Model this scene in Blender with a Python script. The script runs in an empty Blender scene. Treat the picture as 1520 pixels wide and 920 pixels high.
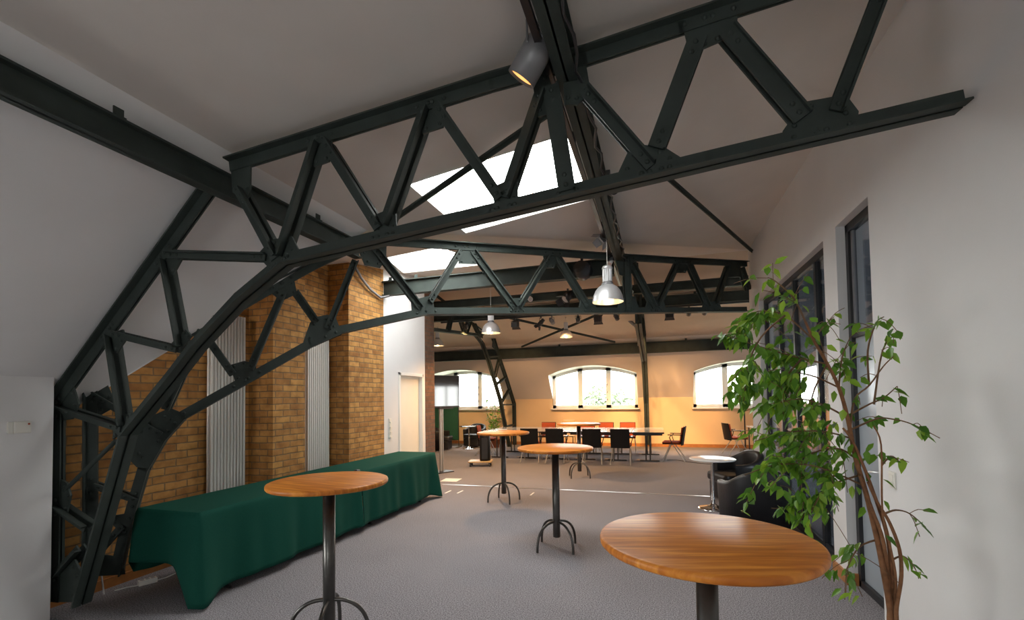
import bpy, bmesh, math, random
from mathutils import Vector, Matrix
rnd = random.Random(11)
SC = bpy.context.scene
COL = SC.collection
PI = math.pi
V = Vector

# ------------------------------------------------------------------ camera
EYE = 1.645
def set_camera():
    pitch, roll, yaw = math.radians(1.9), math.radians(0.85), math.atan(215 / 690)
    F = V((-math.sin(yaw) * math.cos(pitch), math.cos(yaw) * math.cos(pitch), math.sin(pitch)))
    R0 = V((math.cos(yaw), math.sin(yaw), 0))
    U0 = R0.cross(F)
    R = R0 * math.cos(roll) - U0 * math.sin(roll)
    U = U0 * math.cos(roll) + R0 * math.sin(roll)
    cd = bpy.data.cameras.new('camera')
    co = bpy.data.objects.new('camera', cd)
    COL.objects.link(co)
    M = Matrix((R, U, -F)).transposed().to_4x4()
    M.translation = V((0, 0, EYE))
    co.matrix_world = M
    cd.sensor_fit = 'HORIZONTAL'
    cd.sensor_width = 36
    cd.lens = 36 * 690 / 1520
    cd.shift_y = (567 - 460) / 1520
    cd.clip_start = 0.05
    cd.clip_end = 300
    SC.camera = co
set_camera()

# ------------------------------------------------------------------ materials
MATS = {}
def nodes_of(name):
    m = bpy.data.materials.new(name)
    m.use_nodes = True
    nt = m.node_tree
    b = nt.nodes['Principled BSDF']
    MATS[name] = m
    return m, nt, b
def N(nt, t, **kw):
    n = nt.nodes.new(t)
    for k, v in kw.items():
        setattr(n, k, v)
    return n
def mat(name, col, rough=0.5, metal=0.0, noise=0.0, scale=8.0, bump=0.0, bscale=60.0, spec=0.5, emit=None, estr=0.0, coat=0.0):
    m, nt, b = nodes_of(name)
    b.inputs['Base Color'].default_value = (*col, 1)
    b.inputs['Roughness'].default_value = rough
    b.inputs['Metallic'].default_value = metal
    b.inputs['Specular IOR Level'].default_value = spec
    if coat:
        b.inputs['Coat Weight'].default_value = coat
        b.inputs['Coat Roughness'].default_value = 0.12
    if emit:
        b.inputs['Emission Color'].default_value = (*emit, 1)
        b.inputs['Emission Strength'].default_value = estr
    tc = None
    if noise or bump:
        tc = N(nt, 'ShaderNodeTexCoord')
    if noise:
        nz = N(nt, 'ShaderNodeTexNoise'); nz.inputs['Scale'].default_value = scale; nz.inputs['Detail'].default_value = 5
        nt.links.new(tc.outputs['Object'], nz.inputs['Vector'])
        mr = N(nt, 'ShaderNodeMapRange'); mr.inputs['To Min'].default_value = 1 - noise; mr.inputs['To Max'].default_value = 1 + noise
        mr.inputs['From Min'].default_value = 0.3; mr.inputs['From Max'].default_value = 0.7
        nt.links.new(nz.outputs['Fac'], mr.inputs['Value'])
        mx = N(nt, 'ShaderNodeVectorMath', operation='SCALE')
        mx.inputs[0].default_value = col
        nt.links.new(mr.outputs['Result'], mx.inputs['Scale'])
        nt.links.new(mx.outputs['Vector'], b.inputs['Base Color'])
    if bump:
        n2 = N(nt, 'ShaderNodeTexNoise'); n2.inputs['Scale'].default_value = bscale; n2.inputs['Detail'].default_value = 3
        nt.links.new(tc.outputs['Object'], n2.inputs['Vector'])
        bp = N(nt, 'ShaderNodeBump'); bp.inputs['Strength'].default_value = bump; bp.inputs['Distance'].default_value = 0.01
        nt.links.new(n2.outputs['Fac'], bp.inputs['Height'])
        nt.links.new(bp.outputs['Normal'], b.inputs['Normal'])
    return m

steel = mat('painted_steel', (0.041, 0.052, 0.047), 0.6, 0, 0.18, 5, 0.08, 40, 0.22)
plaster = mat('ceiling_plaster', (0.70, 0.66, 0.62), 0.9, 0, 0.03, 2.5, 0.05, 90, 0.2)
wallpaint = mat('wall_paint', (0.76, 0.75, 0.75), 0.85, 0, 0.03, 1.5, 0.05, 120, 0.25)
whitepaint = mat('white_gloss_paint', (0.80, 0.78, 0.74), 0.4, 0, 0.02, 3)
doorpaint = mat('cream_door_paint', (0.80, 0.74, 0.62), 0.5, 0, 0.04, 2)
hallceil = mat('hall_ceiling_lamp_tint', (0.60, 0.50, 0.40), 0.9, 0, 0.03, 2.5, 0.05, 90, 0.2)  # warm lamp tone and dimness of the far hall put into the colour
hallwall = mat('hall_wall_lamp_tint', (0.64, 0.55, 0.47), 0.85, 0, 0.03, 1.5, 0.04, 120, 0.2)  # lamp warmth and dimness painted into the white hall walls
peach = mat('far_wall_lamp_tint', (0.80, 0.58, 0.36), 0.85, 0, 0.04, 1.2, 0.04, 120, 0.2)  # orange glow of lamps on a white wall painted into its colour
windowwhite = mat('window_frame_white', (0.83, 0.83, 0.82), 0.35)
skirt = mat('orange_wood_skirting', (0.42, 0.17, 0.05), 0.4, 0, 0.15, 12)
blackmetal = mat('black_metal', (0.018, 0.018, 0.02), 0.4, 0, 0.1, 10)
gunmetal = mat('dark_gunmetal', (0.10, 0.095, 0.09), 0.32, 0.85, 0.12, 14)
chrome = mat('chrome', (0.78, 0.78, 0.80), 0.08, 1.0)
alu = mat('brushed_aluminium', (0.80, 0.80, 0.82), 0.32, 0.6, 0.05, 20)
greymetal = mat('grey_cast_metal', (0.24, 0.24, 0.25), 0.45, 0.35, 0.06, 16)
silverpole = mat('satin_silver', (0.55, 0.53, 0.50), 0.35, 0.7)
radiator_w = mat('radiator_white', (0.80, 0.79, 0.75), 0.35)
plasticwhite = mat('white_plastic', (0.78, 0.76, 0.70), 0.4)
plasticdark = mat('dark_plastic', (0.03, 0.03, 0.033), 0.4)
chairblack = mat('chair_back_black', (0.007, 0.007, 0.008), 0.6, spec=0.25)
leather = mat('black_leather', (0.014, 0.014, 0.016), 0.42, 0, 0.15, 9, 0.15, 70)
redfabric = mat('red_upholstery', (0.38, 0.07, 0.025), 0.85, 0, 0.12, 30, 0.2, 220)
tabletopglare = mat('window_glare_top', (0.86, 0.86, 0.86), 0.2, 0)  # bright window reflection on the side table painted in as white
tabletopgrey = mat('grey_laminate', (0.55, 0.56, 0.58), 0.2, 0, 0.03, 8, coat=0.6)
cabletv = mat('white_cable', (0.72, 0.72, 0.70), 0.5)
paper = mat('white_paper', (0.85, 0.84, 0.80), 0.7)
terracotta = mat('terracotta', (0.34, 0.12, 0.06), 0.8, 0, 0.1, 12)
soil = mat('soil', (0.04, 0.025, 0.015), 0.95, 0, 0.3, 40)
potgrey = mat('planter_anthracite', (0.06, 0.06, 0.065), 0.5, 0, 0.08, 10)
bark = mat('ficus_bark', (0.22, 0.095, 0.04), 0.8, 0, 0.25, 35, 0.5, 60)
twigm = mat('twig_brown', (0.17, 0.09, 0.045), 0.8, 0, 0.2, 40)
greenboard = mat('dark_green_board', (0.012, 0.09, 0.055), 0.6, 0, 0.06, 6)
lightwood = mat('light_wood', (0.62, 0.42, 0.20), 0.45, 0, 0.1, 14)
darkroom = mat('side_room_paint', (0.55, 0.56, 0.58), 0.9, 0, 0.05, 2)
lawn = mat('lawn', (0.24, 0.27, 0.20), 0.95, 0, 0.3, 6)
treegreen = mat('outdoor_tree_leaves', (0.23, 0.275, 0.18), 0.8, 0, 0.35, 3)
brassdot = mat('brass', (0.6, 0.4, 0.12), 0.3, 0.9)
orangepost = mat('polished_steel_strip', (0.5, 0.5, 0.52), 0.3, 0.8)
warmglow = mat('lamp_glow', (1, 0.85, 0.6), 0.4, emit=(1.0, 0.66, 0.30), estr=30)
dimglow = mat('halogen_lens_glow', (1, 0.7, 0.4), 0.3, emit=(1.0, 0.42, 0.10), estr=2.2)
reflector_in = mat('reflector_inside', (0.92, 0.90, 0.86), 0.25, 0.6)

def leaf_mat():
    m, nt, b = nodes_of('ficus_leaf')
    geo = N(nt, 'ShaderNodeNewGeometry')
    cr = N(nt, 'ShaderNodeValToRGB')
    e = cr.color_ramp.elements
    e[0].position = 0; e[0].color = (0.065, 0.18, 0.018, 1)
    e[1].position = 1; e[1].color = (0.32, 0.50, 0.045, 1)
    x = e.new(0.6); x.color = (0.15, 0.33, 0.03, 1)
    nt.links.new(geo.outputs['Random Per Island'], cr.inputs['Fac'])
    nt.links.new(cr.outputs['Color'], b.inputs['Base Color'])
    b.inputs['Roughness'].default_value = 0.35
    tr = N(nt, 'ShaderNodeBsdfTranslucent')
    nt.links.new(cr.outputs['Color'], tr.inputs['Color'])
    mx = N(nt, 'ShaderNodeMixShader'); mx.inputs['Fac'].default_value = 0.35
    out = nt.nodes['Material Output']
    nt.links.new(b.outputs[0], mx.inputs[1]); nt.links.new(tr.outputs[0], mx.inputs[2])
    nt.links.new(mx.outputs[0], out.inputs['Surface'])
    return m
leafm = leaf_mat()

def brick_mat(name, c1, c2, mortar, dark):
    m, nt, b = nodes_of(name)
    tc = N(nt, 'ShaderNodeTexCoord')
    sp = N(nt, 'ShaderNodeSeparateXYZ'); nt.links.new(tc.outputs['Object'], sp.inputs[0])
    ad = N(nt, 'ShaderNodeMath', operation='ADD'); nt.links.new(sp.outputs['X'], ad.inputs[0]); nt.links.new(sp.outputs['Y'], ad.inputs[1])
    cb = N(nt, 'ShaderNodeCombineXYZ'); nt.links.new(ad.outputs[0], cb.inputs['X']); nt.links.new(sp.outputs['Z'], cb.inputs['Y'])
    wob = N(nt, 'ShaderNodeTexNoise'); wob.inputs['Scale'].default_value = 7
    nt.links.new(tc.outputs['Object'], wob.inputs['Vector'])
    wv = N(nt, 'ShaderNodeVectorMath', operation='SCALE'); wv.inputs['Scale'].default_value = 0.018
    nt.links.new(wob.outputs['Color'], wv.inputs[0])
    av = N(nt, 'ShaderNodeVectorMath', operation='ADD'); nt.links.new(cb.outputs[0], av.inputs[0]); nt.links.new(wv.outputs[0], av.inputs[1])
    br = N(nt, 'ShaderNodeTexBrick')
    br.inputs['Scale'].default_value = 1
    br.inputs['Brick Width'].default_value = 0.235
    br.inputs['Row Height'].default_value = 0.077
    br.inputs['Mortar Size'].default_value = 0.008
    br.inputs['Mortar Smooth'].default_value = 0.3
    br.inputs['Bias'].default_value = -0.1
    br.inputs['Color1'].default_value = (*c1, 1); br.inputs['Color2'].default_value = (*c2, 1); br.inputs['Mortar'].default_value = (*mortar, 1)
    nt.links.new(av.outputs[0], br.inputs['Vector'])
    nz = N(nt, 'ShaderNodeTexNoise'); nz.inputs['Scale'].default_value = 8; nz.inputs['Detail'].default_value = 8
    nt.links.new(tc.outputs['Object'], nz.inputs['Vector'])
    cr = N(nt, 'ShaderNodeValToRGB'); cr.color_ramp.elements[0].position = 0.35; cr.color_ramp.elements[0].color = (*dark, 1)
    cr.color_ramp.elements[1].position = 0.62; cr.color_ramp.elements[1].color = (1.05, 1.05, 1.05, 1)
    nt.links.new(nz.outputs['Fac'], cr.inputs['Fac'])
    mu = N(nt, 'ShaderNodeMix', data_type='RGBA', blend_type='MULTIPLY'); mu.inputs['Factor'].default_value = 0.6
    nt.links.new(br.outputs['Color'], mu.inputs['A']); nt.links.new(cr.outputs['Color'], mu.inputs['B'])
    nt.links.new(mu.outputs['Result'], b.inputs['Base Color'])
    b.inputs['Roughness'].default_value = 0.85
    bp = N(nt, 'ShaderNodeBump'); bp.inputs['Strength'].default_value = 0.6; bp.inputs['Distance'].default_value = 0.012
    inv = N(nt, 'ShaderNodeMath', operation='SUBTRACT'); inv.inputs[0].default_value = 1
    nt.links.new(br.outputs['Fac'], inv.inputs[1])
    sm = N(nt, 'ShaderNodeMath', operation='MULTIPLY_ADD'); sm.inputs[1].default_value = 0.35
    nt.links.new(nz.outputs['Fac'], sm.inputs[0]); nt.links.new(inv.outputs[0], sm.inputs[2])
    nt.links.new(sm.outputs[0], bp.inputs['Height']); nt.links.new(bp.outputs[0], b.inputs['Normal'])
    return m
brick = brick_mat('yellow_brick', (0.60, 0.31, 0.085), (0.38, 0.165, 0.043), (0.25, 0.155, 0.072), (0.48, 0.40, 0.34))
brickdark = brick_mat('brown_brick', (0.17, 0.085, 0.05), (0.10, 0.05, 0.03), (0.10, 0.08, 0.06), (0.6, 0.55, 0.5))

def carpet_mat():
    m, nt, b = nodes_of('grey_carpet')
    tc = N(nt, 'ShaderNodeTexCoord')
    a = N(nt, 'ShaderNodeTexNoise'); a.inputs['Scale'].default_value = 110; a.inputs['Detail'].default_value = 6
    c = N(nt, 'ShaderNodeTexNoise'); c.inputs['Scale'].default_value = 1.3; c.inputs['Detail'].default_value = 4
    for n in (a, c): nt.links.new(tc.outputs['Object'], n.inputs['Vector'])
    cr = N(nt, 'ShaderNodeValToRGB')
    cr.color_ramp.elements[0].position = 0.34; cr.color_ramp.elements[0].color = (0.10, 0.096, 0.106, 1)
    cr.color_ramp.elements[1].position = 0.68; cr.color_ramp.elements[1].color = (0.43, 0.405, 0.435, 1)
    nt.links.new(a.outputs['Fac'], cr.inputs['Fac'])
    mr = N(nt, 'ShaderNodeMapRange'); mr.inputs['To Min'].default_value = 0.88; mr.inputs['To Max'].default_value = 1.1
    nt.links.new(c.outputs['Fac'], mr.inputs['Value'])
    mx = N(nt, 'ShaderNodeVectorMath', operation='SCALE')
    nt.links.new(cr.outputs['Color'], mx.inputs[0]); nt.links.new(mr.outputs['Result'], mx.inputs['Scale'])
    nt.links.new(mx.outputs['Vector'], b.inputs['Base Color'])
    b.inputs['Roughness'].default_value = 1.0
    b.inputs['Specular IOR Level'].default_value = 0.1
    bp = N(nt, 'ShaderNodeBump'); bp.inputs['Strength'].default_value = 0.25; bp.inputs['Distance'].default_value = 0.006
    nt.links.new(a.outputs['Fac'], bp.inputs['Height']); nt.links.new(bp.outputs[0], b.inputs['Normal'])
    return m
carpet = carpet_mat()

def wood_top_mat():
    m, nt, b = nodes_of('honey_wood_top')
    tc = N(nt, 'ShaderNodeTexCoord')
    mp = N(nt, 'ShaderNodeMapping'); mp.inputs['Scale'].default_value = (1.2, 14, 3)
    nt.links.new(tc.outputs['Object'], mp.inputs['Vector'])
    nz = N(nt, 'ShaderNodeTexNoise'); nz.inputs['Scale'].default_value = 2.4; nz.inputs['Detail'].default_value = 7; nz.inputs['Distortion'].default_value = 0.6
    nt.links.new(mp.outputs[0], nz.inputs['Vector'])
    cr = N(nt, 'ShaderNodeValToRGB')
    e = cr.color_ramp.elements
    e[0].position = 0.25; e[0].color = (0.38, 0.105, 0.015, 1)
    e[1].position = 0.72; e[1].color = (0.80, 0.335, 0.058, 1)
    x = e.new(0.52); x.color = (0.60, 0.195, 0.030, 1)
    nt.links.new(nz.outputs['Fac'], cr.inputs['Fac'])
    nt.links.new(cr.outputs['Color'], b.inputs['Base Color'])
    b.inputs['Roughness'].default_value = 0.4
    b.inputs['Coat Weight'].default_value = 0.0
    b.inputs['Specular IOR Level'].default_value = 0.25
    b.inputs['Coat Roughness'].default_value = 0.2
    return m
woodtop = wood_top_mat()

def cloth_mat():
    m, nt, b = nodes_of('bottle_green_cloth')
    tc = N(nt, 'ShaderNodeTexCoord')
    nz = N(nt, 'ShaderNodeTexNoise'); nz.inputs['Scale'].default_value = 260
    nt.links.new(tc.outputs['Object'], nz.inputs['Vector'])
    cr = N(nt, 'ShaderNodeValToRGB')
    cr.color_ramp.elements[0].color = (0.004, 0.042, 0.029, 1); cr.color_ramp.elements[1].color = (0.012, 0.084, 0.060, 1)
    nt.links.new(nz.outputs['Fac'], cr.inputs['Fac'])
    nt.links.new(cr.outputs['Color'], b.inputs['Base Color'])
    b.inputs['Roughness'].default_value = 0.85
    b.inputs['Specular IOR Level'].default_value = 0.1
    return m
cloth = cloth_mat()

def glass_mat(name, tint, refl=1.0, rough=0.02, opacity=0.0, ocol=(0.5, 0.5, 0.5)):
    m, nt, b = nodes_of(name)
    out = nt.nodes['Material Output']
    t = N(nt, 'ShaderNodeBsdfTransparent'); t.inputs['Color'].default_value = (*tint, 1)
    g = N(nt, 'ShaderNodeBsdfGlossy'); g.inputs['Roughness'].default_value = rough; g.inputs['Color'].default_value = (refl, refl, refl, 1)
    fr = N(nt, 'ShaderNodeFresnel')                             # a thin pane: same reflectance from both faces
    ge = N(nt, 'ShaderNodeNewGeometry'); io = N(nt, 'ShaderNodeMapRange')
    io.inputs['To Min'].default_value = 1.5; io.inputs['To Max'].default_value = 1 / 1.5
    nt.links.new(ge.outputs['Backfacing'], io.inputs['Value']); nt.links.new(io.outputs['Result'], fr.inputs['IOR'])
    mx = N(nt, 'ShaderNodeMixShader')
    nt.links.new(fr.outputs[0], mx.inputs[0]); nt.links.new(t.outputs[0], mx.inputs[1]); nt.links.new(g.outputs[0], mx.inputs[2])
    last = mx
    if opacity:
        b.inputs['Base Color'].default_value = (*ocol, 1); b.inputs['Roughness'].default_value = 0.35
        m2 = N(nt, 'ShaderNodeMixShader'); m2.inputs[0].default_value = opacity
        nt.links.new(mx.outputs[0], m2.inputs[1]); nt.links.new(b.outputs[0], m2.inputs[2]); last = m2
    nt.links.new(last.outputs[0], out.inputs['Surface'])
    return m
glass = glass_mat('window_glass', (0.96, 0.98, 0.97))
glassdoor = glass_mat('interior_glass', (0.62, 0.66, 0.70))
frosted = glass_mat('frosted_glass', (0.7, 0.75, 0.8), 0.8, 0.15, 0.75, (0.40, 0.45, 0.50))
tableglass = glass_mat('table_glass', (0.75, 0.82, 0.80))
screen = mat('tv_screen', (0.02, 0.022, 0.025), 0.06, 0, spec=0.9)

# ------------------------------------------------------------------ mesh helpers
class MB:
    def __init__(self): self.v = []; self.f = []; self.sm = []
    def add(self, vs, fs, smooth=False):
        o = len(self.v)
        self.v += [tuple(p) for p in vs]
        for f in fs: self.f.append(tuple(i + o for i in f)); self.sm.append(smooth)
        return self
    def box(self, lo, hi):
        x0, y0, z0 = lo; x1, y1, z1 = hi
        vs = [(x0, y0, z0), (x1, y0, z0), (x1, y1, z0), (x0, y1, z0), (x0, y0, z1), (x1, y0, z1), (x1, y1, z1), (x0, y1, z1)]
        return self.add(vs, [(0, 3, 2, 1), (4, 5, 6, 7), (0, 1, 5, 4), (1, 2, 6, 5), (2, 3, 7, 6), (3, 0, 4, 7)])
    def bar(self, p, q, u, v, u0, u1, v0, v1):
        """box along p->q; u, v unit vectors; extents u0..u1, v0..v1"""
        p, q, u, v = V(p), V(q), V(u), V(v)
        vs = [e + u * a + v * b for e in (p, q) for a, b in ((u0, v0), (u1, v0), (u1, v1), (u0, v1))]
        return self.add(vs, [(0, 1, 2, 3), (7, 6, 5, 4), (0, 4, 5, 1), (1, 5, 6, 2), (2, 6, 7, 3), (3, 7, 4, 0)])
    def tube(self, pts, r, seg=10, caps=True):
        pts = [V(p) for p in pts]
        n = len(pts)
        rs = r if isinstance(r, (list, tuple)) else [r] * n
        rings = []
        up = None
        for i, p in enumerate(pts):
            t = (pts[min(i + 1, n - 1)] - pts[max(i - 1, 0)])
            if t.length < 1e-9: t = V((0, 0, 1))
            t.normalize()
            if up is None:
                up = V((0, 0, 1)) if abs(t.z) < 0.9 else V((1, 0, 0))
            a = t.cross(up)
            if a.length < 1e-6: a = t.cross(V((0, 1, 0)))
            a.normalize(); b = a.cross(t).normalized(); up = b
            rings.append([p + (a * math.cos(2 * PI * k / seg) + b * math.sin(2 * PI * k / seg)) * rs[i] for k in range(seg)])
        vs = [p for rg in rings for p in rg]
        fs = []
        for i in range(n - 1):
            for k in range(seg):
                k2 = (k + 1) % seg
                fs.append((i * seg + k, i * seg + k2, (i + 1) * seg + k2, (i + 1) * seg + k))
        self.add(vs, fs, True)
        if caps:
            self.add(rings[0], [tuple(range(seg))]); self.add(rings[-1], [tuple(reversed(range(seg)))])
        return self
    def lathe(self, prof, seg=32, c=(0, 0, 0), smooth=True, M=None):
        vs = []
        for r, z in prof:
            for k in range(seg):
                a = 2 * PI * k / seg
                p = V((r * math.cos(a), r * math.sin(a), z))
                if M is not None: p = M @ p
                vs.append(p + V(c))
        fs = []
        for i in range(len(prof) - 1):
            for k in range(seg):
                k2 = (k + 1) % seg
                fs.append((i * seg + k, i * seg + k2, (i + 1) * seg + k2, (i + 1) * seg + k))
        self.add(vs, fs, smooth)
        return self
    def prism(self, poly, t):
        """poly: 3D points, extruded by vector t"""
        n = len(poly); t = V(t)
        vs = [V(p) for p in poly] + [V(p) + t for p in poly]
        fs = [tuple(range(n)), tuple(reversed(range(n, 2 * n)))] + [(i, n + i, n + (i + 1) % n, (i + 1) % n) for i in range(n)]
        return self.add(vs, fs)
    def ball(self, c, r, seg=8, rings=5, sc=(1, 1, 1)):
        prof = [(max(1e-4, math.sin(PI * i / rings)) * r, -math.cos(PI * i / rings) * r) for i in range(rings + 1)]
        vs = []
        for a, z in prof:
            for k in range(seg):
                vs.append((c[0] + a * math.cos(2 * PI * k / seg) * sc[0], c[1] + a * math.sin(2 * PI * k / seg) * sc[1], c[2] + z * sc[2]))
        fs = [(i * seg + k, i * seg + (k + 1) % seg, (i + 1) * seg + (k + 1) % seg, (i + 1) * seg + k) for i in range(rings) for k in range(seg)]
        return self.add(vs, fs, True)
    def build(self, name, m, parent=None, bevel=0.0, fix=True):
        me = bpy.data.meshes.new(name)
        me.from_pydata(self.v, [], self.f)
        me.polygons.foreach_set('use_smooth', self.sm)
        if fix:
            bm = bmesh.new(); bm.from_mesh(me)
            bmesh.ops.recalc_face_normals(bm, faces=bm.faces)
            bm.to_mesh(me); bm.free()
        me.materials.append(m)
        o = bpy.data.objects.new(name, me)
        COL.objects.link(o)
        if parent is not None: o.parent = parent
        if bevel:
            b = o.modifiers.new('bevel', 'BEVEL'); b.width = bevel; b.segments = 2; b.limit_method = 'ANGLE'; b.angle_limit = 0.7
        return o

def tag(o, label, cat, group=None, kind=None):
    o['label'] = label; o['category'] = cat
    if group: o['group'] = group
    if kind: o['kind'] = kind
    return o
def thing(name, label, cat, loc=(0, 0, 0), rz=0.0, group=None, rot=None):
    o = bpy.data.objects.new(name, None)
    COL.objects.link(o)
    o.empty_display_size = 0.1
    o.location = loc
    o.rotation_euler = rot if rot else (0, 0, rz)
    return tag(o, label, cat, group, 'thing')
def struct(o, label=None, cat=None):
    o['kind'] = 'structure'
    if label: o['label'] = label
    if cat: o['category'] = cat
    return o
def kids(o): return [c for c in COL.objects if c.parent == o]
def dup(root, loc=None, rz=None, label=None, group=None):
    def cp(o, par):
        c = o.copy(); COL.objects.link(c)
        if par is not None: c.parent = par
        for ch in kids(o):
            cp(ch, c)
        return c
    r = cp(root, None)
    if loc is not None: r.location = loc
    if rz is not None: r.rotation_euler = (0, 0, rz)
    if label: r['label'] = label
    if group: r['group'] = group
    return r

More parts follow.
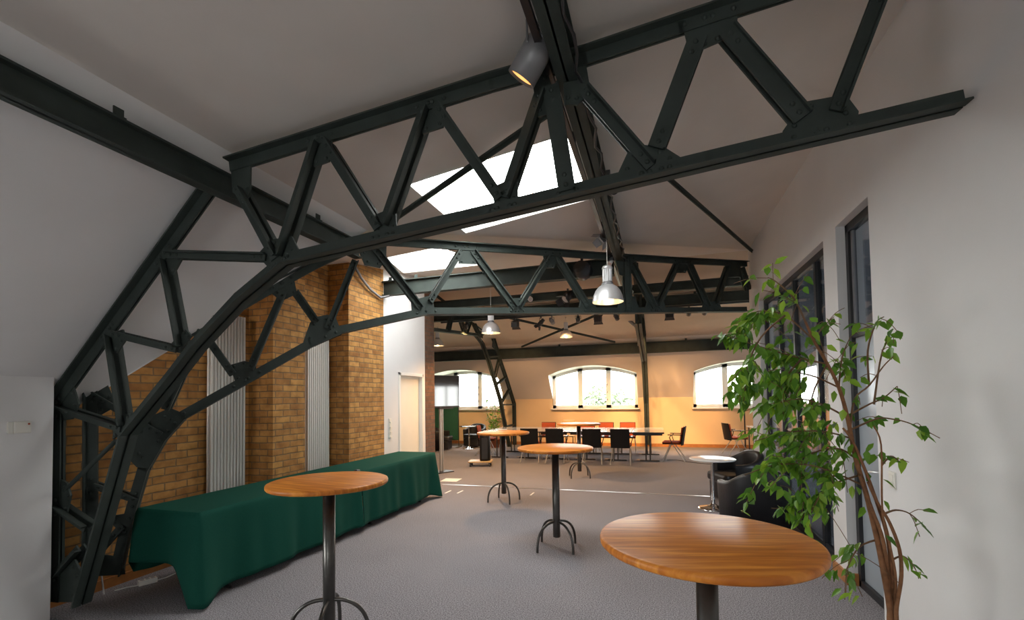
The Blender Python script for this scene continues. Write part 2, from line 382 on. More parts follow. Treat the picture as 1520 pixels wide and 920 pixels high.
# steel truss outlines in metres: (distance along the truss, height)
TRUSS = {
"T1": {"top": [[1.595, 3.345], [3.546, 3.611], [4.127, 3.669], [4.673, 3.754], [6.0, 3.955]],
 "bottom": [[2.043, 2.629], [3.535, 2.81], [4.797, 2.97], [5.993, 3.114]],
 "outer": [[-0.056, 1.645], [1.401, 3.179]],
 "post": [[-0.042, 1.644], [-0.031, 0.904], [-0.027, 0.121]],
 "arch": [[2.043, 2.629], [1.658, 2.384], [1.279, 2.062], [1.056, 1.831], [0.637, 1.423], [0.43, 0.818], [0.194, 0.125]],
 "webs": [[[1.671, 3.148], [1.977, 2.634]], [[2.29, 3.414], [1.999, 2.656]], [[2.363, 3.404], [2.767, 2.771]], [[3.099, 3.523], [2.806, 2.789]], [[3.183, 3.522], [3.592, 2.876]], [[3.858, 3.507], [3.623, 2.877]], [[4.123, 3.463], [4.491, 2.955]], [[5.678, 3.772], [5.432, 3.133]]],
 "wide": [[[3.92, 3.53], [4.007, 2.874]], [[4.762, 3.669], [4.523, 3.062]], [[4.915, 3.678], [5.277, 3.12]]],
 "struts": [[[1.039, 2.742], [1.9, 2.65]], [[0.996, 2.7], [1.152, 2.052]], [[0.505, 2.181], [1.134, 2.033]], [[0.479, 2.157], [0.623, 1.474]], [[-0.005, 1.607], [0.623, 1.453]], [[-0.03, 0.841], [0.291, 0.689]], [[0.226, 0.542], [-0.004, 0.331]]],
 "rod": [[[0.546, 1.361], [0.037, 0.969]]],
 "gussets": [[[1.81, 2.677], [1.877, 2.733], [1.944, 2.777], [2.097, 2.785], [2.145, 2.695], [2.119, 2.641], [1.911, 2.577]], [[2.713, 2.862], [2.797, 2.885], [2.884, 2.858], [2.888, 2.759], [2.727, 2.743]], [[2.226, 3.428], [2.416, 3.448], [2.389, 3.274], [2.274, 3.251]], [[3.066, 3.55], [3.244, 3.566], [3.219, 3.388], [3.079, 3.365]], [[3.541, 2.958], [3.633, 2.986], [3.704, 2.989], [3.703, 2.846], [3.553, 2.833]], [[3.801, 3.627], [3.893, 3.644], [3.968, 3.413], [3.909, 3.366], [3.838, 3.358], [3.816, 3.506]], [[3.997, 3.684], [4.127, 3.685], [4.159, 3.461], [4.077, 3.394], [4.0, 3.408]], [[4.305, 2.947], [4.363, 3.065], [4.438, 3.101], [4.575, 3.062], [4.654, 2.997], [4.645, 2.951], [4.315, 2.906]], [[4.685, 3.771], [4.71, 3.631], [4.785, 3.604], [4.88, 3.63], [4.967, 3.676], [4.981, 3.796]], [[5.184, 3.074], [5.241, 3.153], [5.306, 3.215], [5.489, 3.222], [5.545, 3.122], [5.537, 3.065], [5.192, 3.013]], [[1.583, 3.381], [1.756, 3.382], [1.752, 3.138], [1.718, 3.069], [1.602, 3.151]], [[1.001, 2.797], [1.132, 2.775], [1.157, 2.707], [1.078, 2.593], [0.952, 2.684]], [[1.072, 2.085], [1.199, 2.179], [1.248, 2.132], [1.146, 2.018]], [[0.412, 2.165], [0.604, 2.208], [0.632, 2.124], [0.548, 2.029], [0.44, 2.096]], [[0.543, 1.535], [0.699, 1.575], [0.662, 1.459], [0.519, 1.371]], [[-0.05, 1.072], [0.064, 1.033], [0.108, 0.935], [0.069, 0.792], [-0.043, 0.809]], [[-0.078, 1.666], [0.117, 1.78], [0.176, 1.642], [0.109, 1.527], [-0.06, 1.511]], [[-0.032, 0.329], [0.16, 0.445], [0.23, 0.347], [0.167, 0.122], [-0.041, 0.105]]]}, 
"T2": {"top": [[2.373, 3.354], [4.096, 3.477], [5.332, 3.556], [6.834, 3.672], [8.475, 3.812]],
 "bottom": [[2.99, 2.633], [4.083, 2.714], [6.022, 2.857], [8.439, 3.051]],
 "outer": [[0.082, 1.833], [1.031, 2.443], [1.423, 2.734], [1.85, 3.037], [2.373, 3.354]],
 "post": [[0.095, 1.782], [0.106, 0.85], [0.105, 0.238]],
 "arch": [[2.99, 2.633], [2.09, 2.378], [1.787, 2.219], [0.725, 1.524], [0.579, 1.332], [0.452, 1.069], [0.394, 0.819], [0.328, 0.522], [0.272, 0.207]],
 "webs": [[[1.542, 2.718], [1.259, 1.952]], [[1.651, 2.728], [1.844, 2.441]], [[0.926, 2.217], [1.121, 1.899]], [[0.873, 2.308], [0.606, 1.582]], [[2.226, 3.117], [1.952, 2.378]], [[2.429, 3.266], [2.928, 2.659]], [[3.038, 2.744], [3.41, 3.364]], [[3.564, 3.383], [4.112, 2.745]], [[4.178, 2.759], [4.633, 3.451]], [[4.746, 3.456], [5.224, 2.836]], [[5.992, 3.522], [6.405, 2.924]], [[6.485, 2.939], [6.916, 3.63]], [[7.129, 3.644], [7.515, 3.016]], [[7.731, 3.076], [8.059, 3.719]], [[8.32, 3.727], [8.488, 3.372]]],
 "wide": [[[5.908, 3.589], [5.923, 2.859]]],
 "struts": [[[0.122, 0.961], [0.417, 0.804]], [[0.096, 1.725], [0.578, 1.362]], [[0.318, 0.609], [0.121, 0.346]]],
 "rod": [],
 "gussets": [[[0.635, 1.599], [0.71, 1.561], [0.685, 1.495], [0.559, 1.321], [0.504, 1.059], [0.405, 1.09], [0.367, 1.14], [0.393, 1.412], [0.49, 1.52]], [[1.088, 1.988], [1.209, 2.031], [1.299, 2.018], [1.316, 1.953], [1.143, 1.823]], [[1.725, 2.237], [1.787, 2.431], [1.831, 2.489], [1.952, 2.524], [2.031, 2.502], [2.063, 2.419], [2.09, 2.322], [1.781, 2.171]], [[1.59, 2.871], [1.644, 2.85], [1.669, 2.716], [1.524, 2.629], [1.447, 2.696]], [[2.559, 3.388], [2.55, 3.171], [2.485, 3.067], [2.323, 3.085], [2.268, 3.216], [2.352, 3.344]], [[2.822, 2.742], [3.07, 2.824], [3.092, 2.632], [2.835, 2.561]], [[3.386, 3.4], [3.573, 3.409], [3.614, 3.243], [3.392, 3.221]], [[4.058, 2.867], [4.208, 2.888], [4.234, 2.704], [4.027, 2.689]], [[4.542, 3.466], [4.778, 3.487], [4.702, 3.318], [4.589, 3.305]], [[5.117, 2.946], [5.339, 2.965], [5.38, 2.783], [5.069, 2.761]], [[5.704, 3.602], [6.108, 3.623], [6.04, 3.45], [5.962, 3.325], [5.792, 3.345]], [[5.807, 3.041], [6.053, 3.062], [6.146, 2.846], [5.705, 2.815]], [[6.847, 3.653], [7.173, 3.681], [7.074, 3.513], [6.897, 3.494]], [[6.305, 3.034], [6.595, 3.058], [6.67, 2.893], [6.223, 2.861]], [[7.964, 3.742], [8.339, 3.763], [8.33, 3.582], [7.987, 3.546]], [[7.459, 3.097], [7.796, 3.135], [7.867, 2.977], [7.378, 2.943]], [[0.068, 1.845], [0.173, 1.891], [0.238, 1.701], [0.244, 1.608], [0.16, 1.548], [0.074, 1.556]], [[0.249, 0.692], [0.385, 0.704], [0.396, 0.558], [0.3, 0.532], [0.241, 0.631]], [[0.077, 0.353], [0.155, 0.385], [0.307, 0.337], [0.336, 0.185], [0.071, 0.211]]]}}
# ficus stems and branches
BR={
 'S1': [(1.038, 2.688, 0.541), (1.050, 2.719, 0.608), (1.039, 2.740, 0.761), (1.024, 2.759, 0.917), (0.987, 2.769, 1.145), (0.954, 2.782, 1.311), (0.931, 2.797, 1.515), (0.902, 2.812, 1.672), (0.858, 2.823, 1.797), (0.802, 2.831, 1.925), (0.772, 2.847, 2.027)],
 'S2': [(1.060, 2.716, 0.531), (1.070, 2.735, 0.604), (1.076, 2.749, 0.777), (1.063, 2.757, 0.954), (1.021, 2.756, 1.123), (0.975, 2.754, 1.282), (0.930, 2.753, 1.409), (0.896, 2.759, 1.466)],
 'S3': [(1.056, 2.673, 0.550), (1.066, 2.691, 0.622), (1.099, 2.714, 0.760), (1.101, 2.728, 0.884), (1.066, 2.730, 1.010), (1.019, 2.729, 1.105), (0.984, 2.732, 1.202)],
 'S4': [(1.070, 2.727, 0.607), (1.078, 2.717, 0.741), (1.053, 2.695, 0.890), (1.021, 2.672, 1.022), (1.011, 2.655, 1.150), (1.010, 2.638, 1.395), (0.975, 2.615, 1.485)],
 'S5': [(1.070, 2.749, 0.598), (1.058, 2.747, 0.760), (1.041, 2.744, 0.923), (0.997, 2.733, 1.070), (0.947, 2.720, 1.236)],
 'R1': [(0.949, 2.824, 1.444), (0.959, 2.784, 1.608), (1.017, 2.761, 1.679), (1.070, 2.737, 1.771), (1.101, 2.707, 1.817)],
 'R2': [(0.957, 2.839, 1.531), (1.047, 2.854, 1.582), (1.116, 2.862, 1.616), (1.178, 2.868, 1.674)],
 'R3': [(0.936, 2.820, 1.445), (1.066, 2.833, 1.507), (1.137, 2.830, 1.507), (1.222, 2.832, 1.480), (1.335, 2.844, 1.412)],
 'R4': [(1.078, 2.802, 1.036), (1.128, 2.813, 1.053), (1.190, 2.828, 1.036), (1.263, 2.849, 0.969)],
 'R5': [(1.079, 2.766, 0.814), (1.135, 2.780, 0.837), (1.183, 2.794, 0.794)],
 'R6': [(1.088, 2.842, 1.272), (1.082, 2.730, 1.331), (1.069, 2.618, 1.323)],
 'R7': [(1.066, 2.895, 1.681), (1.031, 2.799, 1.858), (1.040, 2.719, 1.984), (1.043, 2.641, 2.004)],
 'R8': [(1.080, 2.885, 1.581), (1.147, 2.934, 1.865), (1.235, 2.995, 1.958)],
 'L1': [(0.942, 2.832, 1.514), (0.821, 2.803, 1.585), (0.707, 2.779, 1.615), (0.591, 2.755, 1.589)],
 'L2': [(0.998, 2.798, 1.167), (0.855, 2.757, 1.237), (0.727, 2.722, 1.279), (0.565, 2.678, 1.281), (0.417, 2.640, 1.230)],
 'L3': [(0.807, 2.848, 1.927), (0.689, 2.910, 2.079), (0.567, 2.975, 2.121), (0.459, 3.048, 2.068)],
 'L4': [(0.866, 2.849, 1.798), (0.748, 2.849, 1.832), (0.584, 2.834, 1.889), (0.373, 2.804, 1.970)],
 'L5': [(0.913, 2.846, 1.672), (0.787, 2.888, 1.745), (0.650, 2.930, 1.751), (0.530, 2.980, 1.643)],
 'L6': [(0.946, 2.818, 1.410), (0.820, 2.817, 1.444), (0.644, 2.801, 1.437), (0.496, 2.796, 1.389)],
 'L7': [(0.974, 2.799, 1.224), (0.842, 2.819, 1.157), (0.756, 2.856, 1.028), (0.797, 2.935, 0.849)],
 'L8': [(1.033, 2.768, 0.915), (0.938, 2.737, 0.877), (0.874, 2.717, 0.769)],
 'L9': [(0.773, 2.851, 2.027), (0.730, 2.891, 2.170), (0.654, 2.923, 2.274), (0.624, 2.971, 2.312)],
 'L10': [(0.807, 2.848, 1.927), (0.901, 3.006, 2.016), (1.006, 3.169, 2.093)],
 'L11': [(0.913, 2.846, 1.672), (0.958, 2.921, 1.836), (1.028, 3.006, 1.952)],
 'L12': [(0.963, 2.808, 1.308), (0.890, 2.856, 1.353), (0.740, 2.884, 1.293), (0.577, 2.911, 1.117)],
 'L13': [(0.866, 2.849, 1.798), (0.812, 2.933, 1.620), (0.854, 3.049, 1.427)],
 'L14': [(0.668, 2.823, 2.066), (0.541, 2.775, 1.950), (0.466, 2.744, 1.788), (0.442, 2.731, 1.590)],
 'L15': [(0.738, 2.813, 1.829), (0.660, 2.905, 1.697), (0.607, 3.008, 1.467)],
 'L16': [(0.857, 2.764, 1.236), (0.797, 2.830, 1.089), (0.701, 2.880, 1.092)],
}
# ------------------------------------------------------------------ the room shell
BW0, BW1 = -1.2, 0.0                                        # unseen window added behind the viewpoint for daylight
MIT0, MITD = V((-4.62, 2.62, 0)), V((0.718, 0.696, 0))      # the corner line the diagonal truss stands on
def mit(x): return 2.62 + (x + 4.62) * 0.696 / 0.718
def z_near(x): return 3.86 + 0.135 * x                      # ceiling of the near wing, rises to the right
def z_mid(y): return 3.239 + 0.1435 * (y - 2.62)            # ceiling beyond the corner, rises with distance
YR = 8.84
def z_far(y): return z_mid(YR) - 0.146 * (y - YR)           # ceiling of the far hall, falls to the far wall
YF = 15.7

b = MB(); b.box((-10, -5, -0.2), (9.5, 16.3, 0))
struct(b.build('floor', carpet), 'speckled grey carpet across both rooms', 'floor')

# ceilings
b = MB()
def slab(pts, t=0.16):
    b.prism(pts, (0, 0, t))
def cn(x, y): return (x, y, z_near(x))
def cm(x, y): return (x, y, z_mid(y))
slab([cn(-3.02, -4.8), cn(-2.10, -4.8), cn(-2.10, mit(-2.10)), cn(-3.02, mit(-3.02))])
slab([cn(-2.10, -4.8), cn(-0.63, -4.8), cn(-0.63, 3.66), cn(-2.10, 3.66)])
slab([cn(-2.10, 4.99), cn(-0.63, 4.99), cn(-0.63, mit(-0.63)), cn(-2.10, mit(-2.10))])
slab([cn(-0.63, -4.8), cn(1.8, -4.8), cn(1.8, mit(1.8)), cn(-0.63, mit(-0.63))])
struct(b.build('ceiling_near', plaster))
b = MB()
slab([cm(-9.6, 2.1), cm(-5.2, 2.1), cm(-4.33, mit(-4.33)), cm(-4.33, YR), cm(-9.6, YR)])
slab([cm(-4.33, mit(-4.33)), cm(-2.70, mit(-2.70)), cm(-2.70, 5.53), cm(-3.72, 5.83)])
slab([cm(-4.33, mit(-4.33)), cm(-3.72, 5.83), cm(-4.33, 7.38)])
slab([cm(-4.33, 7.38), cm(-2.70, 7.38), cm(-2.70, YR), cm(-4.33, YR)])
slab([cm(-2.70, mit(-2.70)), cm(1.8, YR), cm(-2.70, YR)])
struct(b.build('ceiling_middle', plaster))
b = MB()
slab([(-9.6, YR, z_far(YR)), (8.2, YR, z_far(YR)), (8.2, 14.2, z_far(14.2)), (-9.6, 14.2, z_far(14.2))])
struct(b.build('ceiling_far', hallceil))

# mansard slope on the left and the low wall under it
b = MB()
off = V((-0.734, 0, 0.679)) * 0.18
b.prism([(-4.76, -4.8, 1.486), (-2.93, -4.8, 3.464), (-2.93, mit(-2.93), 3.464), (-4.76, mit(-4.76), 1.486)], off)
b.add([(-4.62, 2.62, 1.62), (-2.93, mit(-2.93), 3.47), (-2.93, mit(-2.93), 3.6), (-4.62, 2.62, 3.4)], [(0, 1, 2, 3)])
struct(b.build('ceiling_slope', wallpaint))
b = MB()
def knee(y0, y1, z0=0.0, full=True):
    if full: b.prism([(-4.42, y0, z0), (-4.42, y0, 1.852), (-4.78, y0, 1.464), (-5.0, y0, 1.464), (-5.0, y0, z0)], (0, y1 - y0, 0))
    else: b.box((-5.0, y0, 0), (-4.42, y1, z0))
knee(-4.8, -2.0); knee(-2.0, 1.2, 0.45, False); knee(-2.0, 1.2, 1.42); knee(1.2, 2.36)
struct(b.build('wall_left', wallpaint), 'low white wall at the left edge under the roof slope', 'wall')

# brick wall with two pilasters, then the white wall with the door
b = MB()
b.box((-5.2, 2.2, 0), (-4.74, 6.8, 4.1))
b.box((-4.75, 4.44, 0), (-4.37, 4.97, 4.1))
b.box((-4.75, 5.87, 0), (-4.37, 6.8, 4.1))
struct(b.build('wall_brick', brick), 'yellow brick wall with two pilasters on the left', 'wall')
b = MB()
b.box((-5.2, 6.8, 0), (-4.37, 7.262, 4.2)); b.box((-5.2, 7.262, 2.125), (-4.37, 8.17, 4.2)); b.box((-5.2, 7.262, 0), (-4.50, 8.17, 2.125)); b.box((-5.2, 8.17, 0), (-4.37, 8.25, 4.2))
struct(b.build('wall_middle', wallpaint))
b = MB(); b.box((-5.2, 8.25, 0), (-4.36, 8.64, 4.3))
struct(b.build('wall_pier', brickdark))
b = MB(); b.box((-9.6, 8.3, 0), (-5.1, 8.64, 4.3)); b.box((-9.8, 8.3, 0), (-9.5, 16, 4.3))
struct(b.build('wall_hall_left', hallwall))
# cream door in the white wall
d = thing('door_1', 'cream flush door in the white wall behind the green table', 'door', (-4.43, 7.262, 0)); d['kind'] = 'structure'
b = MB(); b.box((-0.06, 0.055, 0.01), (0.0, 0.853, 2.07)); b.build('door_leaf', doorpaint, d, 0.004)
b = MB()
for lo, hi in (((-0.06, 0.0, 0), (0.075, 0.055, 2.125)), ((-0.06, 0.853, 0), (0.075, 0.908, 2.125)), ((-0.06, 0.0, 2.07), (0.075, 0.908, 2.125))): b.box(lo, hi)
b.build('door_frame', whitepaint, d, 0.004)
b = MB(); b.tube([(0.0, 0.13, 1.38), (0.012, 0.13, 1.38)], 0.016, 12); b.build('door_lock', brassdot, d)

# right wall with a glazed door and a strip of windows
X0 = 1.53
b = MB()
b.box((X0, -4.8, 0), (1.74, 4.05, 4.3)); b.box((X0, 4.71, 0), (1.74, 5.03, 4.3)); b.box((X0, 7.95, 0), (1.74, 8.68, 4.3))
b.box((X0, 4.05, 3.10), (1.74, 4.71, 4.3)); b.box((X0, 5.03, 3.08), (1.74, 7.95, 4.3))
struct(b.build('wall_right', wallpaint), 'tall white wall on the right with dark glazed openings', 'wall')
d = thing('door_2', 'tall narrow glazed door nearest the ficus in the right wall', 'door', (1.60, 4.05, 0)); d['kind'] = 'structure'
b = MB()
for lo, hi in (((0, 0, 0), (0.06, 0.05, 3.1)), ((0, 0.60, 0), (0.06, 0.66, 3.1)), ((0, 0, 3.03), (0.06, 0.66, 3.1)), ((0.005, 0, 2.11), (0.055, 0.66, 2.17)), ((0, 0, 0), (0.06, 0.66, 0.06))): b.box(lo, hi)
b.build('door_frame', blackmetal, d, 0.003)
b = MB()
for lo, hi in (((0.02, 0.05, 2.17), (0.05, 0.085, 3.03)), ((0.02, 0.565, 2.17), (0.05, 0.60, 3.03)), ((0.02, 0.05, 2.17), (0.05, 0.60, 2.2))): b.box(lo, hi)
b.build('sash', greymetal, d)
b = MB(); b.box((0.03, 0.05, 2.17), (0.038, 0.60, 3.03)); b.build('pane', glassdoor, d)
b = MB(); b.box((0.03, 0.05, 0.06), (0.038, 0.60, 2.11)); b.build('pane', frosted, d)
b = MB(); b.tube([(-0.0, 0.12, 1.04), (-0.05, 0.12, 1.04), (-0.05, 0.22, 1.03)], 0.009, 8); b.build('handle', alu, d)
w = thing('window_4', 'floor-to-head strip of dark glazing in the right wall beyond the white pier', 'window', (1.60, 5.03, 0)); w['kind'] = 'structure'
b = MB(); ys = [0.0, 0.50, 1.32, 2.02, 2.86]
b.box((0, 0, 0), (0.06, 2.92, 0.07)); b.box((0, 0, 3.01), (0.06, 2.92, 3.08))
for y in ys: b.box((0, y, 0.07), (0.06, y + 0.06, 3.01))
b.build('window_frame', blackmetal, w)
b = MB(); b.box((0.005, 0.06, 0.07), (0.055, 2.86, 0.11)); b.box((0.005, 0.06, 0.9), (0.055, 2.86, 0.95)); b.build('rail', blackmetal, w)
for i in range(4):
    b = MB(); b.box((0.025, ys[i] + 0.06, 0.11), (0.033, ys[i + 1], 3.01)); b.build('pane', glassdoor, w)
# side room seen dimly through the glazing
b = MB(); b.box((4.6, 2.2, 0), (4.8, 3.2, 3.4)); b.box((4.6, 6.2, 0), (4.8, 8.7, 3.4)); b.box((4.6, 3.2, 0), (4.8, 6.2, 1.0)); b.box((4.6, 3.2, 2.3), (4.8, 6.2, 3.4)); b.box((1.74, 2.0, 0), (4.8, 2.2, 3.4)); b.box((1.74, 2.0, 3.3), (4.8, 8.7, 3.45)); b.box((1.74, 8.48, 0), (8.2, 8.68, 4.3))
struct(b.build('wall_side_room', darkroom))
b = MB()
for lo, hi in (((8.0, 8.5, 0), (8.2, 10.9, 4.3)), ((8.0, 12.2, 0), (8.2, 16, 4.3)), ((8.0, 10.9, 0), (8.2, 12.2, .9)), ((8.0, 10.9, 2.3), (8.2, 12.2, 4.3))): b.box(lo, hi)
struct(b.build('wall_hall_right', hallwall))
for nm, lab, x, ya, yb, za, zb in (('window_8', 'unseen window added to light the side room behind the right wall', 4.7, 3.2, 6.2, 1.0, 2.3), ('window_9', 'unseen window added for daylight at the right end of the far hall', 8.1, 10.9, 12.2, .9, 2.3)):  # both windows are added out of view to supply daylight
    w = thing(nm, lab, 'window', (x, ya, za)); w['kind'] = 'structure'
    L = yb - ya; Hh = zb - za; b = MB()
    for lo, hi in (((-.04, 0, 0), (.04, L, .06)), ((-.04, 0, Hh - .06), (.04, L, Hh)), ((-.04, 0, 0), (.04, .06, Hh)), ((-.04, L - .06, 0), (.04, L, Hh)), ((-.04, L / 2 - .04, 0), (.04, L / 2 + .04, Hh))): b.box(lo, hi)
    b.build('window_frame', windowwhite, w)
    b = MB(); b.box((-.005, .05, .05), (.005, L - .05, Hh - .05)); b.build('pane', glass, w)

# wall behind the viewpoint, with an added daylight window
b = MB()
for lo, hi in (((-5, -5.0, 0), (1.8, -4.8, 0.8)), ((-5, -5.0, 2.5), (1.8, -4.8, 4.3)), ((-5, -5.0, 0.8), (BW0, -4.8, 2.5)), ((BW1, -5.0, 0.8), (1.8, -4.8, 2.5))): b.box(lo, hi)
struct(b.build('wall_back', wallpaint))
w = thing('window_7', 'unseen window added for daylight in the wall behind the viewpoint', 'window', (BW0, -4.9, 0.8)); w['kind'] = 'structure'
L = BW1 - BW0; b = MB()
for lo, hi in (((0, -.04, 0), (L, .04, .06)), ((0, -.04, 1.64), (L, .04, 1.7)), ((0, -.04, 0), (.06, .04, 1.7)), ((L - .06, -.04, 0), (L, .04, 1.7)), ((L / 2 - .03, -.04, 0), (L / 2 + .03, .04, 1.7))): b.box(lo, hi)
b.build('window_frame', windowwhite, w)
b = MB(); b.box((.05, -.006, .05), (L - .05, .006, 1.65)); b.build('pane', glass, w)

w = thing('window_10', 'low unseen window added for daylight in the left wall beside the viewpoint', 'window', (-4.95, -2.0, 0.45)); w['kind'] = 'structure'  # added out of view to brighten the lower right wall
b = MB()
for lo, hi in (((-.03, 0, 0), (.03, 3.2, .05)), ((-.03, 0, .92), (.03, 3.2, .97)), ((-.03, 0, 0), (.03, .05, .97)), ((-.03, 3.15, 0), (.03, 3.2, .97)), ((-.03, 1.57, 0), (.03, 1.63, .97))): b.box(lo, hi)
b.build('window_frame', windowwhite, w)
b = MB(); b.box((-.005, .04, .04), (.005, 3.16, .93)); b.build('pane', glass, w)
# skylights
def skylight(name, label, P):
    """P: 4 corners on the ceiling"""
    w = thing(name, label, 'skylight'); w['kind'] = 'structure'
    P = [V(p) for p in P]; c = sum(P, V()) / 4
    b = MB()
    for i in range(4):
        a, d = P[i], P[(i + 1) % 4]
        out = ((a + d) / 2 - c); out.z = 0; out.normalize()
        a, d = a - out * .012 - V((0, 0, .004)), d - out * .012 - V((0, 0, .004))
        b.prism([a, d, d + V((0, 0, .17)), a + V((0, 0, .17))], out * 0.011)
    b.build('window_reveal', whitepaint, w)
    b = MB(); b.prism([p + V((0, 0, .04)) - (p - c) * 0.012 for p in P], (0, 0, 0.01)); b.build('pane', glass, w)
skylight('window_5', 'large square skylight above the near truss', [cn(-2.10, 3.66), cn(-0.63, 3.66), cn(-0.63, 4.99), cn(-2.10, 4.99)])
skylight('window_6', 'skylight beyond the diagonal truss above the brick wall', [cm(-3.72, 5.83), cm(-2.70, 5.53), cm(-2.70, 7.38), cm(-4.33, 7.38)])

# far wall: dado tinted peach for lamp light, sloped mansard with three arched dormer windows
SL = (14.2 - YF) / (z_far(14.2) - 1.58)
def ym(z): return YF + (z - 1.58) * SL
WINS = [(-8.03, -5.20), (-3.43, -0.60), (1.08, 3.91)]
SILL, SPR, TOP = 1.25, 2.36, 2.63
def arch_z(t): return SPR + (TOP - SPR) * (1 - (2 * t - 1) ** 2)
b = MB(); s = MB(); rv = MB()
ZT = z_far(14.2) + 0.02
edges = [-9.6]
for a, c_ in WINS: edges += [a, c_]
edges.append(8.2)
for i in range(0, len(edges), 2):
    xa, xb = edges[i], edges[i + 1]
    b.box((xa, YF, 0), (xb, YF + 0.25, 1.58))
    s.add([(xa, YF, 1.58), (xb, YF, 1.58), (xb, ym(ZT), ZT), (xa, ym(ZT), ZT)], [(0, 1, 2, 3)])
NA = 16
for xa, xb in WINS:
    b.box((xa, YF, 0), (xb, YF + 0.25, SILL))
    for i in range(NA):
        t0, t1 = i / NA, (i + 1) / NA
        x0_, x1_ = xa + (xb - xa) * t0, xa + (xb - xa) * t1
        z0, z1 = arch_z(t0), arch_z(t1)
        s.add([(x0_, ym(z0), z0), (x1_, ym(z1), z1), (x1_, ym(ZT), ZT), (x0_, ym(ZT), ZT)], [(0, 1, 2, 3)])
        rv.add([(x0_, ym(z0), z0), (x1_, ym(z1), z1), (x1_, YF + .25, z1 ), (x0_, YF + .25, z0)], [(0, 1, 2, 3)], True)
    for x in (xa, xb):
        rv.add([(x, YF, 1.58), (x, ym(SPR), SPR), (x, YF + .25, SPR), (x, YF + .25, SILL), (x, YF, SILL)], [(0, 1, 2, 3, 4)])
struct(b.build('wall_far', peach), 'far wall under the dormer windows, peach from painted lamplight', 'wall')
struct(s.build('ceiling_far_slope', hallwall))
struct(rv.build('trim_dormer', whitepaint))
for i, (xa, xb) in enumerate(WINS):
    lab = ('arched window behind the black television', 'arched three-light window in the middle of the far wall', 'arched window at the right, half behind the white wall end')[i]
    w = thing('window_%d' % (i + 1), lab, 'window', (xa, YF + 0.12, 0)); w['kind'] = 'structure'
    L = xb - xa; b = MB()
    b.box((0, -.05, SILL), (L, .05, SILL + .10))
    b.box((0, -.05, SILL), (.10, .05, SPR)); b.box((L - .10, -.05, SILL), (L, .05, SPR))
    for t in (1 / 3, 2 / 3): b.box((L * t - .08, -.05, SILL), (L * t + .08, .05, arch_z(t)))
    for k in range(NA):
        t0, t1 = k / NA, (k + 1) / NA
        b.prism([(L * t0, -.05, arch_z(t0)), (L * t1, -.05, arch_z(t1)), (L * t1, -.05, arch_z(t1) - .10), (L * t0, -.05, arch_z(t0) - .10)], (0, .1, 0))
    b.build('window_frame', windowwhite, w)
    b = MB(); b.box((-.04, -.30, SILL - .04), (L + .04, -.02, SILL)); b.build('window_sill', windowwhite, w)
    g = MB()
    pts = [(0, .0, SILL)] + [(L, .0, SILL)] + [(L * (1 - k / NA), .0, arch_z(1 - k / NA)) for k in range(NA + 1)]
    g.prism(pts, (0, .008, 0)); g.build('pane', glass, w)
    for t in (1 / 3, 2 / 3):
        for z in (1.55, 1.78):
            pass
    hb = MB()
    for z in (1.5, 1.75, 2.0): hb.box((L * 2 / 3 - .05, -.075, z), (L * 2 / 3 - .03, -.05, z + .06))
    hb.build('window_catch', greymetal, w)

# skirtings
b = MB(); b.box((-9.5, YF - .025, 0), (8, YF, .10)); struct(b.build('baseboard_far', skirt))
b = MB(); b.box((X0 - .018, 4.70, 0), (X0, 5.03, .10)); b.box((X0 - .018, 4.692, 0), (X0 + .07, 4.71, .10)); b.box((X0 - .018, 7.95, 0), (X0, 8.7, .1)); struct(b.build('baseboard_right', skirt))
b = MB(); b.box((-4.74, 2.4, 0), (-4.715, 4.44, .085)); b.box((-4.74, 4.97, 0), (-4.715, 5.87, .085)); struct(b.build('baseboard_left', skirt))

# ------------------------------------------------------------------ steel trusses
def perp(a, c):
    d = (V((c[0], 0, c[1])) - V((a[0], 0, a[1]))).normalized()
    return d, V((-d.z, 0, d.x))
def chord(name, pts, root, flip=1, h=0.082, w=0.064, gap=0.012):
    """two steel angles back to back; the flat legs lie on the side 'flip' of the line"""
    b = MB(); Y = V((0, 1, 0))
    for a, c in zip(pts[:-1], pts[1:]):
        d, n = perp(a, c); n = n * flip
        P, Q = V((a[0], 0, a[1])) - d * 0.012, V((c[0], 0, c[1])) + d * 0.012
        for sgn in (-1, 1):
            y0, y1 = sorted((sgn * gap / 2, sgn * (gap / 2 + 0.011)))
            b.bar(P, Q, n, Y, -h / 2, h / 2, y0, y1)
            y0, y1 = sorted((sgn * gap / 2, sgn * (gap / 2 + w)))
            b.bar(P, Q, n, Y, h / 2 - 0.011, h / 2, y0, y1)
    return b
def rivet_nodes(b, pts, nodes, gap=0.012):
    """two rivets on the chord face beside every web that meets it"""
    for nx, nz in nodes:
        for a, c in zip(pts[:-1], pts[1:]):
            d, n = perp(a, c); A = V((a[0], 0, a[1])); L = (V((c[0], 0, c[1])) - A).length
            s = (V((nx, 0, nz)) - A).dot(d)
            off = (V((nx, 0, nz)) - A - d * s).length
            if -.02 < s < L + .02 and off < .14:
                for k in (-.055, .055):
                    e = A + d * (s + k)
                    for sg in (-1, 1): b.ball((e.x, sg * (gap / 2 + .011), e.z), .0155, 8, 4, (1, .8, 1))
                break
